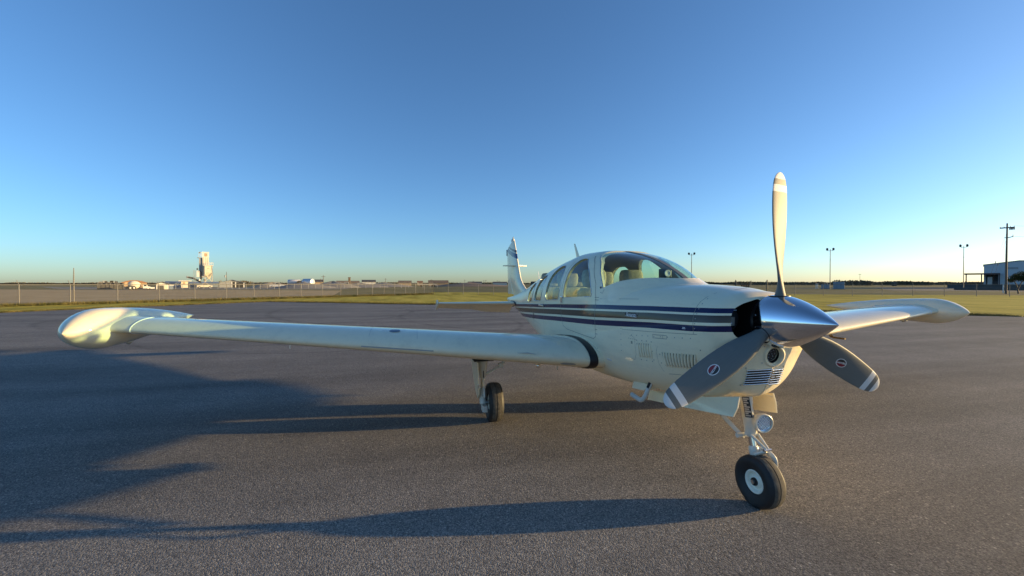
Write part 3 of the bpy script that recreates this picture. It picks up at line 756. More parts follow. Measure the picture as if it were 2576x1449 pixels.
for k, ang in enumerate((0, 120, 240)):
    b = put('blade', bme if k == 0 else bme, M['blade'] if k == 0 else [], prop, 50 if k == 0 else None)
    b.rotation_euler = (R(ang), 0, 0)
    cuff = MB().lathe([(.12, .066), (.174, .064)], (0, 0, 0), (0, 0, 1), 32).build('blade_opening', M['black'], b, 50)
    if k == 0: continue              # the upright blade shows no label
    # maker's oval label: white ring, red and black field, lettering
    rc, sc_ = .60, .002
    def lab(pts, off):
        n = (face_pt(rc+.02, sc_)-face_pt(rc-.02, sc_)).cross(face_pt(rc, sc_+.02)-face_pt(rc, sc_-.02)).normalized()
        if n.x < 0: n = -n
        return [face_pt(rc+a_, sc_+b_)+n*off for a_, b_ in pts]
    A, B = .045, .031
    v = lab([(0, 0)]+[(p_[0]*A, p_[1]*B) for p_ in oval], .0006)
    lb = MB().add(v, [(0, 1+i, 1+(i+1) % 32) for i in range(32)]).build('maker_label', M['white'], b)
    for nm, sel, mt in (('label_red', -1, 'blade_label_red'), ('label_black', 1, 'blade_label_black')):
        half = [p_ for p_ in [(math.cos(j*math.pi/16), math.sin(j*math.pi/16)) for j in (range(0, 17) if sel > 0 else range(16, 33))]]
        v = lab([(0, 0)]+[(p_[0]*A*.87, p_[1]*B*.84) for p_ in half], .0014)
        MB().add(v, [(0, 1+i, 2+i) for i in range(16)]).build(nm, M[mt], lb)
    xd = (face_pt(rc+.03, sc_)-face_pt(rc-.03, sc_)).normalized(); yd = (face_pt(rc, sc_+.02)-face_pt(rc, sc_-.02)).normalized(); n = xd.cross(yd)
    if n.x < 0: xd = -xd; n = xd.cross(yd)
    xd2 = (xd*.93+yd*.30).normalized(); yd2 = n.cross(xd2)
    text('HARTZELL', .0165, 'label_lettering', M['white'], lb, Matrix.Translation(face_pt(rc, sc_)+n*.0022) @ Matrix((xd2, yd2, n)).transposed().to_4x4(), 0, .0003, .0004)

# ------------------------------------------------------------------ wings, tip tanks, tail
def foil(c, th, n=26, camber=.02):
    up = []; lo = []
    for k in range(n+1):
        x = .5*(1-math.cos(math.pi*k/n)); yt = 5*th*(.2969*math.sqrt(x)-.1260*x-.3516*x*x+.2843*x**3-.1036*x**4)
        p_ = .25; yc = camber*(2*p_*x-x*x)/p_**2 if x < p_ else camber*((1-2*p_)+2*p_*x-x*x)/(1-p_)**2
        up.append((x*c, (yc+yt)*c)); lo.append((x*c, (yc-yt)*c))
    return up[::-1]+lo[1:-1]      # TE -> LE over the top, back underneath
def wing_par(y):
    q = max(0, (abs(y)-.55)/4.3)
    return -1.50-.54*q, .785+.365*q, 2.15-1.03*q, .152-.03*q, R(3.2-2.2*q)      # x LE, z LE, chord, thickness, incidence
def wing_ring(y, grow=0.0):
    xl, zl, c, th, inc = wing_par(y); pts = []
    for x, z in foil(c, th):
        X = x*math.cos(inc)+z*math.sin(inc); Z = z*math.cos(inc)-x*math.sin(inc); pts.append((xl-X, y, zl+Z))
    if grow:
        cx = sum(p[0] for p in pts)/len(pts); cz = sum(p[2] for p in pts)/len(pts); o = []
        for i, p in enumerate(pts):
            a = Vector(pts[i-1]); b = Vector(pts[(i+1) % len(pts)]); t_ = b-a; nn = Vector((t_.z, 0, -t_.x)).normalized()
            if nn.dot(Vector((p[0]-cx, 0, p[2]-cz))) < 0: nn = -nn
            o.append((p[0]+nn.x*grow, p[1], p[2]+nn.z*grow))
        pts = o
    return pts
def wing_skin(y, frac_idx, off=.003):
    return Vector(wing_ring(y, off)[frac_idx])
for side in (-1, 1):
    ys = [.44, .60]+list(np.linspace(.75, 4.98, 24))
    wing = MB().loft([wing_ring(side*y) for y in ys], True, True, True).build('wing', paint, plane, 40)
    # black strip sealing the wing root
    st = MB(); rg = []
    for y, g in ((.575, .004), (.60, .008), (.635, .008), (.66, .004)): rg.append(wing_ring(side*y, g)[8:46])
    MB().loft(rg, False).build('root_seal', M['black'], wing, 60)
    # tip tank
    rings = []; yc = side*5.13
    x0, x1 = -1.80, -3.85; zc = 1.152; Q0 = .19
    for k in range(45):
        q = k/44; q = q**1.5 if q < 1 else 1
        x = x0+(x1-x0)*q
        if q < Q0: rr_ = (1-(1-q/Q0)**1.75)**.80
        else: rr_ = (1-((q-Q0)/(1-Q0))**1.75)
        rr_ = max(rr_, .004); pts = []
        for j in range(40):
            a_ = j*2*math.pi/40; yy = math.cos(a_); zz = math.sin(a_)
            pts.append((x, yc+side*.02*0+yy*.205*rr_, zc+zz*(.183 if zz > 0 else .18)*rr_+.03*max(0, (q-.34))*0))
        rings.append(pts)
    tank = MB().loft(rings, True, True, True).build('tip_tank', paint, plane, 40)
    MB().tube([(-2.55, yc, .985), (-2.60, yc, .967), (-2.66, yc, .985)], [.012, .018, .010], 8).build('tank_drain', M['gear'], tank, 60)
    # fillet where the wing runs into the tank
    fr = []
    for dy, g in ((4.80, .0015), (4.87, .002), (4.92, .004), (4.96, .009), (4.99, .018), (5.01, .028)): fr.append(wing_ring(side*dy, g)[8:46])
    MB().loft(fr, False).build('tank_fillet', paint, tank, 60)
    MB().tube([Vector(p) for p in wing_ring(side*4.80, .0025)[10:44]], .0035, 5).build('fillet_seam', M['white'], tank)
    # filler cap, access strip and stall vane on the leading edge (starboard side visible)
    ycap = side*2.55; a_ = wing_skin(ycap, 15, .002); b_ = wing_skin(ycap, 13, .002); nn = (Vector(wing_ring(ycap, .02)[19])-Vector(wing_ring(ycap)[19])).normalized(); pc = Vector(wing_ring(ycap, .002)[19])
    MB().lathe([(0, .055), (.003, .053), (.004, .03), (.004, .0002)], pc, nn, 28).build('fuel_cap', plain('cap_blue_grey', (.12, .14, .20), .35, .3) if side < 0 else M['steel'], wing, 50)
    v = []; 
    for k in range(13):
        y = side*(2.18+.66*k/12); r_ = wing_ring(y, .003)
        v += [r_[25], r_[26]]
    MB().add([(a[0], a[1], a[2]-.012) for a in v], [(2*i, 2*i+1, 2*i+3, 2*i+2) for i in range(12)]).build('stall_strip', M['vent'], wing)
    v = []
    for y, i0 in ((.78, 27), (.80, 27), (.93, 27), (.95, 27)):
        r_ = wing_ring(side*y, .0035); v += [r_[26], r_[28]] if y in (.80, .93) else [r_[27], r_[27]]
    y0, y1 = .79, .95; pts = []
    for k in range(9):
        y = y0+(y1-y0)*k/8; r_ = wing_ring(side*y, .003); w_ = .028*(1-abs(2*k/8-1)**4)+.004; c_ = Vector(r_[28]); d_ = (Vector(r_[27])-Vector(r_[28])).normalized()
        pts += [c_+d_*w_*.5, c_-d_*w_*.5]
    MB().add(pts, [(2*i, 2*i+1, 2*i+3, 2*i+2) for i in range(8)]).build('root_vent', M['vent'], wing)
    y0 = 1.22; r_ = wing_ring(side*y0)
    MB().tube([Vector(wing_ring(side*1.20, .001)[25]), Vector(wing_ring(side*1.28, .016)[25]), Vector(wing_ring(side*1.38, .001)[25])], [.002, .006, .002], 6).build('stall_vane', M['steel'], wing)
    for yy_ in (2.33, 2.78):
        MB().tube([Vector(p) for p in wing_ring(side*yy_, .0002)[12:23]], .0011, 4).build('skin_seam', M['seam'], wing)
    # little things hanging below the wing
    def under(y, x): 
        r_ = wing_ring(side*y); lo = r_[27:]; return min(lo, key=lambda p: abs(p[0]-x))
    p = under(3.55, -2.2); MB().tube([p, (p[0]+.01, p[1], p[2]-.05)], .005, 6).build('tie_down_ring', M['steel'], wing)
    p = under(1.05, -2.0); MB().lathe([(0, .002), (.01, .022), (.03, .03), (.05, .022), (.06, .001)], (p[0], p[1], p[2]-.06), (0, 0, 1), 14).build('landing_lamp', M['chrome'], wing, 60)
    p = under(.80, -2.1); MB().box(p[0]-.02, p[0]+.02, p[1]-.002, p[1]+.002, p[2]-.07, p[2]+.01).build('cooling_tab', M['gear'], wing)
    pt = MB().tube([(-2.1, side*3.35, .98), (-2.1, side*3.35, .90)], .022, 10, flat=.5)
    if side > 0:
        pb = MB().tube([(-2.25, 3.22, .98), (-2.22, 3.22, .86)], .026, 12).build('pitot_mast', paint, wing, 50)
        MB().tube([(-2.22, 3.22, .87), (-2.21, 3.22, .835), (-2.18, 3.22, .822), (-2.02, 3.22, .822)], [.022, .02, .013, .012], 10).build('pitot_tube', plain('brass_pitot', (.35, .25, .14), .4, .8), pb, 50)
# tailplane
for side in (-1, 1):
    def tr(y, c0, c1, tw=1.0):
        q = abs(y)/1.88; xl = -6.45-.36*q; c = .98-.42*q; z = 1.125; pts = []
        return xl, c, z
    rg = []
    for y in np.linspace(.06, 1.84, 12):
        xl, c, z = tr(y, 0, 1); rg.append([(xl-a_*.60 if a_ > c else xl-a_*.60, side*y, z+b_*1.0) for a_, b_ in [(p_[0], p_[1]) for p_ in foil(c, .075, 16, 0.0)]])
    stb = MB().loft(rg, True, True, True).build('stabilizer', paint, plane, 40)
    rg = []; dr = R(31)
    for y in np.linspace(.12, 1.87, 12):
        xl, c, z = tr(y, 0, 1); ch = c*.45+(.10*min(1, max(0, (1.0-y)/.25)) if y < 1.0 else 0); hx = xl-c*.555; pts = []
        for a_, b_ in foil(ch, .11, 12, 0.): pts.append((hx-a_*math.cos(dr), side*y, z-a_*math.sin(dr)+b_))
        rg.append(pts)
    MB().loft(rg, True, True, True).build('elevator', paint, plane, 40)
    P = []; xl, c, z = tr(1.86, 0, 1)
    MB().prism([(xl+.02, z+.0), (xl-.02, z+.06), (xl-.10, z+.07), (xl-.30, z+.03), (xl-.52, z-.15), (xl-.50, z-.17), (xl-.30, z-.155), (xl-.08, z-.10), (xl, z-.05)], 'y', side*1.85, side*1.89).build('stabilizer_tip', paint, stb)
    MB().tube([(-6.43, side*.205, 1.118), (-6.6, side*.21, 1.15), (-6.9, side*.19, 1.15)], .022, 8).build('root_fillet', M['black'], stb, 60)
def fin_lt(z):
    le = float(np.interp(z, [1.20, 1.40, 1.47, 1.56, 1.68, 1.85, 2.66], [-5.75, -6.2, -6.4, -6.62, -6.80, -6.92, -7.42])); te = float(np.interp(z, [1.1, 2.66], [-8.06, -8.22])); return le, te
zs = [1.20, 1.30, 1.40, 1.44, 1.47, 1.51, 1.56, 1.62, 1.68, 1.76, 1.85, 2.0, 2.15, 2.3, 2.45, 2.55, 2.60]
rg = []; rg2 = []
for z in zs:
    le, te = fin_lt(z); c = le-te; hx = le-.64*c; tk = .10 if z > 1.75 else .10*.62+.0*c; a = []
    fo_ = foil(c, .085 if z > 1.7 else .085*(1.0*1.32/c), 20, 0.)
    def zz(x): return z-(.19*((le-x)/c) if z > 2.2 else 0)*((z-2.2)/.4 if z > 2.2 else 0)
    for x, t_ in fo_:
        X = le-min(x, .64*c); a.append((X, t_ if x <= .64*c else math.copysign(float(np.interp(.64*c, [q_[0] for q_ in fo_[20::-1]][::1], [abs(q_[1]) for q_ in fo_[20::-1]])), t_), zz(X)))
    rg.append(a)
    b = []
    for x, t_ in fo_:
        xx = .65*c+x/c*.35*c; half = float(np.interp(.64*c, [q_[0] for q_ in fo_[20::-1]], [abs(q_[1]) for q_ in fo_[20::-1]]))
        b.append((le-xx, half*(1-x/c)*(1 if t_ >= 0 else -1)*(min(1, x/c*12+.3)), zz(le-xx)))
    if z > 1.28: rg2.append(b)
fin = MB().loft(rg, True, True, True).build('vertical_fin', M['fin'], plane, 45)
rud = MB().loft(rg2, True, True, True).build('rudder', M['fin'], plane, 45)
MB().lathe([(0, .03), (.04, .042), (.08, .042), (.11, .03), (.12, .001)], (-7.54, 0, 2.545), (0, 0, 1), 16).build('fin_beacon', M['gear'], fin, 50)
MB().tube([(-7.52, 0, 2.64), (-7.51, 0, 2.70)], [.016, .014], 10).build('beacon_mast', M['steel'], fin)
MB().prism([(-8.18, 2.28), (-8.26, 2.28), (-8.27, 2.44), (-8.20, 2.44)], 'y', -.01, .01).build('trim_tab', M['navy'], rud)
for side in (-1, 1):
    MB().prism([(-7.15, side*.03), (-7.34, side*.29), (-7.40, side*.29), (-7.52, side*.03)], 'z', 1.975, 1.997).build('whisker_antenna', paint, fin)
# antennas on the roof and spine
MB().loft([[(-3.36+a_, b_, 1.855) for a_, b_ in ((.075, 0), (0, .012), (-.075, 0), (0, -.012))], [(-3.56+a_, b_, 2.16) for a_, b_ in ((.028, 0), (0, .005), (-.028, 0), (0, -.005))]], True, True, True).build('blade_antenna', paint, plane)
MB().tube([(-5.35, 0, 1.56), (-5.44, 0, 1.80)], [.008, .004], 6).build('whip_antenna', M['white'], plane)
MB().tube([(-4.3, -.02, 1.748), (-4.8, -.02, 1.672), (-5.2, -.02, 1.612)], .010, 6).build('spine_wire_fairing', M['black'], plane)
MB().prism([(-5.5, 1.53), (-5.62, 1.60), (-5.78, 1.60), (-5.82, 1.50)], 'y', -.05, .05).build('dorsal_scoop', M['dark'], plane)
# door handle, step, small vent on the rear side
MB().bbox(-3.62, -3.40, -.553, -.538, 1.225, 1.25, .006).build('baggage_handle', M['steel'], plane)
MB().bbox(-2.62, -2.58, -.572, -.55, 1.32, 1.40, .01).build('door_handle', M['chrome'], plane)
sx, sz = -4.16, 1.06
for k in range(2):
    MB().lathe([(0, .020), (.004, .019), (.005, .0002)], on_skin(sx, sz-k*.05), skin_n(sx, sz), 14).build('static_port', M['black'], plane)

# ------------------------------------------------------------------ landing gear
def wheel(parent, c, rad, wid, rimr):
    c = Vector(c); h = wid/2
    prof = [(-h*.62, rimr), (-h*.80, rimr+.012), (-h*.98, rad*.72), (-h*1.0, rad*.80), (-h*.93, rad*.88), (-h*.78, rad*.945), (-h*.62, rad*.975)]
    tread_p = [(-h*.62, rad*.975), (-h*.36, rad*.993), (-h*.10, rad), (-h*.055, rad), (-h*.04, rad*.965), (h*.04, rad*.965), (h*.055, rad), (h*.10, rad), (h*.36, rad*.993), (h*.62, rad*.975)]
    mb = MB(); mb.lathe(prof, c, (0, 1, 0), 64, 0); mb.lathe(tread_p, c, (0, 1, 0), 64, 1); mb.lathe([(-d, r_) for d, r_ in prof], c, (0, 1, 0), 64, 0)
    mb.v = [(x, y+(y-c.y)*(.10 if z < .02 else 0), max(z, .0015)) for x, y, z in mb.v]
    ty = mb.build('tyre', [M['tyre'], M['tread']], parent, 35)
    mb = MB()
    for s_ in (-1, 1):
        mb.lathe([(s_*h*.66, rimr+.002), (s_*h*.70, rimr-.004), (s_*h*.62, rimr-.014), (s_*h*.38, rimr*.72), (s_*h*.34, rimr*.60), (s_*h*.50, rimr*.48), (s_*h*.56, rimr*.40), (s_*h*.56, .0005)], c, (0, 1, 0), 48)
    rm = mb.build('rim', M['rim'], parent, 35)
    for s_ in (-1, 1): MB().lathe([(s_*h*.56, .028), (s_*h*.72, .026), (s_*h*.74, .018), (s_*h*.66, .0005)], c, (0, 1, 0), 20).build('hub_nut', M['black'], rm, 40)
    return ty
ng = bpy.data.objects.new('nose_gear', None); COL.objects.link(ng); ng.parent = plane
WC = Vector((-.125, .0, .172)); wheel(ng, WC, .178, .135, .078)
top = Vector((-.275, .0, .80)); axle = WC; ax = (axle-top).normalized()
def along(d): return top+ax*d
MB().tube([along(0), along(.12), along(.13), along(.335), along(.345)], [.055, .046, .040, .038, .030], 20).build('strut', M['gear'], ng, 50)
MB().tube([along(.345), along(.425)], .0245, 18).build('oleo', M['chrome'], ng, 50)
MB().tube([along(.41), along(.42), along(.435), along(.475), along(.485)], [.026, .033, .034, .032, .026], 18).build('fork_collar', M['gear'], ng, 50)
# fork: crown over the tyre and two legs down to the axle
for s_ in (-1, 1):
    P = smooth_poly([tuple(along(.455)), tuple(along(.44)+Vector((.02, s_*.055, .01))), (WC.x+.035, s_*.088, WC.z+.165), (WC.x+.03, s_*.098, WC.z+.08), (WC.x, s_*.098, WC.z)], 4, False)
    if s_ > 0: MB().tube(P, [.020]*3+[.019]*(len(P)-3), 10, flat=.7).build('fork', M['gear'], ng, 50)
MB().tube([(WC.x, -.06, WC.z), (WC.x, .11, WC.z)], .014, 12).build('axle', M['steel'], ng, 50)
# torque links
ap = along(.345)+Vector((.125, .012, -.055))
for s_ in (-1, 1):
    a_ = along(.325)+Vector((.03, s_*.030, 0)); MB().tube([a_, ap+Vector((0, s_*.008, .004))], [.010, .008], 8).build('torque_link', M['gear'], ng, 50)
    b_ = along(.455)+Vector((.03, s_*.026, .0)); MB().tube([b_, ap+Vector((0, s_*.008, -.006))], [.012, .009], 8).build('torque_link', M['gear'], ng, 50)
MB().tube([ap+Vector((0, -.03, 0)), ap+Vector((0, .03, 0))], .009, 10).build('link_pin', M['steel'], ng)
MB().tube([along(.325)+Vector((.0, -.045, 0)), along(.325)+Vector((.0, .045, 0))], .014, 10).build('link_lug', M['gear'], ng)
# drag brace
MB().tube([(-.62, -.03, .62), (-.42, -.03, .52)], .013, 10).build('drag_brace', M['steel'], ng)
MB().tube([(-.44, -.03, .535), (-.27, -.03, .455), (-.235, -.025, .45)], [.022, .020, .016], 4).build('drag_brace', M['gear'], ng)
MB().tube([(-.25, -.075, .455), (-.25, .075, .455)], .017, 12).build('trunnion', M['gear'], ng, 50)
# taxi lamp on the strut
lc = along(.245)+Vector((.085, .045, .01)); ln = Vector((.93, -.12, -.05)).normalized()
tl = MB().lathe([(-.075, .0005), (-.07, .035), (-.05, .056), (-.015, .066), (.006, .067), (.010, .062), (.004, .053)], lc, ln, 36).build('taxi_lamp', M['gear'], ng, 50)
MB().lathe([(.0, .054), (-.012, .03), (-.016, .0005)], lc, ln, 32).build('lamp_reflector', M['chrome'], tl, 60)
a1 = ln.orthogonal().normalized(); a2 = ln.cross(a1)
for i in range(-3, 4):
    for j in range(-3, 4):
        if i*i+j*j > 10: continue
        q = lc+ln*.001+a1*i*.0145+a2*j*.0145
        MB().lathe([(-.002, .0068), (.002, .006), (.0045, .003), (.005, .0001)], q, ln, 8).build('lens_facet', plain('facet_glass', (.55, .58, .66), .08, .75, .5, 60) if (i == -3 and j in (-1,)) else M['chrome'], tl, 60)
MB().tube([along(.22), lc+Vector((-.05, 0, -.01))], .022, 8).build('lamp_bracket', M['gear'], tl)
pb = MB().prism([(lc.x-.10, lc.z-.115), (lc.x-.03, lc.z-.11), (lc.x-.02, lc.z-.06), (lc.x-.06, lc.z+.03)], 'y', lc.y-.052, lc.y-.049).build('bracket_plate', M['gear'], tl)
MB().prism([(lc.x-.093, lc.z-.105), (lc.x-.04, lc.z-.10), (lc.x-.045, lc.z-.055), (lc.x-.083, lc.z-.06)], 'y', lc.y-.0545, lc.y-.0525).build('placard', M['black'], tl)
# placard wrapped on the strut
n_ = Vector((.80, -.60, 0)).normalized(); t_ = Vector((.60, .80, 0)).normalized()
pc = [along(d)+n_*.0465+t_*w_ for d in (.075, .205) for w_ in (-.021, .021)]
pl_ = MB().add([along(.06)+n_*.052+t_*-.023, along(.06)+n_*.052+t_*.023, along(.205)+n_*.0455+t_*.023, along(.205)+n_*.0455+t_*-.023], [(0, 1, 2, 3)]).build('strut_placard', M['black'], ng)
for k in range(9):
    d0 = .066+k*.0152; hgt = .010 if k % 3 else .013
    wl_ = -.019; wr_ = (.019, .006, .012, -.002, .017, .010, .019, .002, .014)[k]
    MB().add([along(d0)+n_*(.0522-.0065*k/9)+t_*wl_, along(d0)+n_*(.0522-.0065*k/9)+t_*wr_, along(d0+hgt)+n_*(.0517-.0065*k/9)+t_*wr_, along(d0+hgt)+n_*(.0517-.0065*k/9)+t_*wl_], [(0, 1, 2, 3)]).build('placard_print', M['vent'], pl_)
# nose gear doors
def nose_door(side):
    yb = .165 if side > 0 else -.165
    if side < 0: poly = [(-1.16, .560), (-1.155, .478), (-.8, .530), (-.45, .583), (-.145, .632), (-.125, .70), (-.13, .775), (-.45, .690), (-.8, .640)]
    else: poly = [(-1.10, .57), (-1.09, .49), (-.5, .56), (-.175, .622), (-.165, .70), (-.17, .77), (-.5, .68), (-.8, .63)]
    mb = MB(); v = []
    for dy in (0, .010*side):
        for x, z in poly: v.append((x, yb+dy+side*(.74-z)*.25, z))
    n = len(poly); mb.add(v, [tuple(range(n)), tuple(range(2*n-1, n-1, -1))]+[(i, i+n, (i+1) % n+n, (i+1) % n) for i in range(n)])
    d = mb.build('nose_gear_door', paint, ng)
    if side > 0: MB().bbox(-.30, -.18, yb-.004, yb+.001+.02, .735, .748, .003).build('door_stiffener', M['gear'], d)
    else:
        MB().tube([(-.50, yb+.004, .70), (-.50, yb-.022, .672), (-.50, yb-.022, .655)], .005, 6).build('door_hinge', M['steel'], d)
nose_door(-1); nose_door(1)
MB().box(-.90, -.36, -.13, .13, .715, .735).build('wheel_well', M['dark'], ng)
# main gear
def main_gear(side):
    g = bpy.data.objects.new('main_gear', None); COL.objects.link(g); g.parent = plane
    S_ = side; c = Vector((-2.33, S_*1.475, .211)); wheel(g, c, .218, .165, .085)
    tp = Vector((-2.34, S_*1.60, .80)); bt = Vector((-2.36, S_*1.60, .30))
    MB().tube([tp, tp.lerp(bt, .25), tp.lerp(bt, .62)], [.066, .055, .035], 14).build('leg', M['gear'], g, 50)
    MB().tube([tp.lerp(bt, .6), bt], .024, 14).build('oleo', M['chrome'], g, 50)
    MB().tube([bt+Vector((0, 0, .07)), bt+Vector((.01, 0, -.06)), (c.x, S_*1.60, c.z-.02)], [.035, .04, .036], 12).build('axle_knuckle', M['gear'], g, 50)
    MB().tube([(c.x, S_*1.61, c.z), (c.x, S_*1.50, c.z)], .022, 12).build('axle', M['steel'], g)
    MB().bbox(c.x-.03, c.x+.10, S_*1.59-.03, S_*1.59+.03, c.z-.09, c.z-.02, .012).build('brake_caliper', M['gear'], g)
    k_ = tp.lerp(bt, .85)+Vector((.12, 0, -.08))
    MB().tube([tp.lerp(bt, .60)+Vector((.03, 0, 0)), k_], [.014, .010], 8).build('torque_link', M['gear'], g)
    MB().tube([bt+Vector((.03, 0, -.02)), k_], [.014, .010], 8).build('torque_link', M['gear'], g)
    MB().tube([tp.lerp(bt, .56)+Vector((.01, -S_*.02, 0)), (-2.33, S_*1.40, .62), (-2.33, S_*1.32, .70)], [.013, .014, .02], 8).build('side_brace', M['gear'], g)
    MB().bbox(-2.36, -2.30, S_*1.395-.03, S_*1.395+.03, .60, .65, .01).build('brace_knuckle', M['gear'], g)
    MB().tube([tp.lerp(bt, .45)+Vector((.04, 0, 0)), tp.lerp(bt, .9)+Vector((.045, -S_*.01, 0)), c+Vector((.06, S_*.10, .03))], .006, 6).build('brake_hose', M['black'], g)
    poly = [(-2.13, .70), (-2.66, .72), (-2.60, .45), (-2.50, .30), (-2.36, .25), (-2.26, .32), (-2.19, .47)]
    v = []; n = len(poly)
    for dy in (0, .012*S_):
        for x, z in poly: v.append((x, S_*(1.645+(z-.25)*.09)+dy, z))
    MB().add(v, [tuple(range(n)), tuple(range(2*n-1, n-1, -1))]+[(i, i+n, (i+1) % n+n, (i+1) % n) for i in range(n)]).build('gear_door', paint, g)
    MB().tube([(-2.16, S_*1.68, .46), (-2.26, S_*1.665, .385)], .010, 6).build('door_stop', M['gear'], g)
    MB().prism([(-2.2, S_*1.50), (-2.5, S_*1.50), (-2.5, S_*1.72), (-2.2, S_*1.72)], 'z', .70, .715).build('gear_well', M['dark'], g)
main_gear(-1); main_gear(1)

# ------------------------------------------------------------------ fences
def fence(pts, label, arm=1, h=1.50, pr=.03, fabric=True, wires=True, group=None, mat=None):
    base = Vector(pts[0]); o = empty('chain_link_fence', base, 0, label, 'fence', group); mt = mat or M['galv']
    L_ = [Vector(p)-base for p in pts]; cu0 = None
    for p in L_:
        MB().tube([p-Vector((0, 0, .05)), p+Vector((0, 0, h))], pr, 8).build('post', mt, o, 50)
        if arm:
            MB().tube([p+Vector((0, 0, h)), p+Vector((-FH[0]*.02-RH[0]*.14*arm, -RH[1]*.14*arm, h+.28))], pr*.6, 6).build('barb_arm', mt, o)
    MB().tube([p+Vector((0, 0, h-.03)) for p in L_], .024, 6).build('top_rail', mt, o)
    if fabric:
        mb = MB()
        for a, b in zip(L_[:-1], L_[1:]): mb.add([a+Vector((0, 0, .03)), b+Vector((0, 0, .03)), b+Vector((0, 0, h)), a+Vector((0, 0, h))], [(0, 1, 2, 3)])
        mb.build('mesh_fabric', M['chain'], o, fix=False)
    if wires and arm:
        for k in range(3):
            q = (k+1)/3
            MB().tube([p+Vector((-FH[0]*.02-RH[0]*.14*arm, -RH[1]*.14*arm, .28))*q+Vector((0, 0, h)) if False else p+Vector((-RH[0]*.14*arm*q, -RH[1]*.14*arm*q, h+.28*q)) for p in L_], .006, 3).build('barbed_wire', mt, o)
    return o
uA = [-260, -95, 48, 177, 296, 400, 490, 570, 639, 702, 757, 810, 857, 899, 937, 966, 993, 1020, 1045, 1067, 1090]
fence([fenceA(u) for u in uA], 'grey chain-link fence with barbed wire between the lawn strip and the ploughed field')
pA = fenceA(177)
MB().tube([(0, 0, 0), (0, 0, 1.6), (-.02, 0, 2.75)], [.05, .045, .03], 8)
po = MB().tube([(0, 0, -.05), (0, 0, 1.7), (-.02, 0, 2.72)], [.045, .04, .022], 8).build('marker_pole', M['galv'], None, 50)
po.location = (pA[0]+FH[0]*.25, pA[1]+FH[1]*.25, 0); tag(po, 'thin tall metal pole standing at the chain-link fence beside the ploughed field', 'pole')
c0 = Vector(fenceA(1090)); g0 = Vector(at_depth(1850.5, 55.5)); g1 = Vector(at_depth(1930, 54.4)); r1_ = Vector(at_depth(2540, 49.2))
nB = 19; fence([c0.lerp(g0, k/nB) for k in range(nB+1)], 'grey chain-link fence run between the fence corner and the gate, behind the airplane tail', arm=0)
far = g1+(r1_-g1)*(1+5/8.)
fence([g1+(far-g1)*(k/13) for k in range(14)], 'grey chain-link fence run beyond the lawn, from the gate towards the warehouse', arm=1)
# double swing gate
gt = empty('fence_gate', g0, 0, 'double chain-link gate with tall dark posts behind the propeller', 'gate')
dv = g1-g0; mid = dv*.48
for q, hh, mt in ((.0, 2.05, 'black'), (1.0, 2.05, 'black')):
    MB().tube([dv*q, dv*q+Vector((0, 0, hh))], .055, 8).build('gate_post', plain('dark_post', (.05, .05, .05), .6) if q == 0 else bpy.data.materials['dark_post'], gt)
for a_, b_ in ((.03, .465), (.50, .97)):
    lf = MB(); A_, B_ = dv*a_, dv*b_
    for P in (A_, B_): lf.tube([P+Vector((0, 0, .1)), P+Vector((0, 0, 1.95))], .03, 6)
    for z_ in (.12, 1.48): lf.tube([A_+Vector((0, 0, z_)), B_+Vector((0, 0, z_))], .024, 6)
    l_ = lf.build('gate_leaf', M['galv'], gt)
    MB().add([A_+Vector((0, 0, .1)), B_+Vector((0, 0, .1)), B_+Vector((0, 0, 1.5)), A_+Vector((0, 0, 1.5))], [(0, 1, 2, 3)]).build('mesh_fabric', M['chain'], l_, fix=False)
sg_ = dv*.30; al = dv.normalized(); nn = -Vector((FH[0], FH[1], 0))
def onsign(a_, z_, o_=.05): return sg_+al*a_+Vector((0, 0, z_))+nn*o_
sg_p = MB().add([onsign(-.5, .78), onsign(.5, .78), onsign(.5, 1.42), onsign(-.5, 1.42), onsign(-.5, .78, .02), onsign(.5, .78, .02), onsign(.5, 1.42, .02), onsign(-.5, 1.42, .02)], [(0, 1, 2, 3), (7, 6, 5, 4), (0, 4, 5, 1), (2, 6, 7, 3), (0, 3, 7, 4), (1, 5, 6, 2)]).build('gate_sign', plain('sign_brown', (.10, .06, .035), .6), gt)
sm = plain('sign_letters', (.45, .22, .10), .6)
for r_ in range(2):
    for k in range(3):
        a_ = -.38+k*.28; z_ = 1.18-r_*.28; MB().add([onsign(a_, z_, .056), onsign(a_+.18, z_, .056), onsign(a_+.18, z_+.15, .056), onsign(a_, z_+.15, .056)], [(0, 1, 2, 3)]).build('sign_marking', sm, sg_p, fix=False)

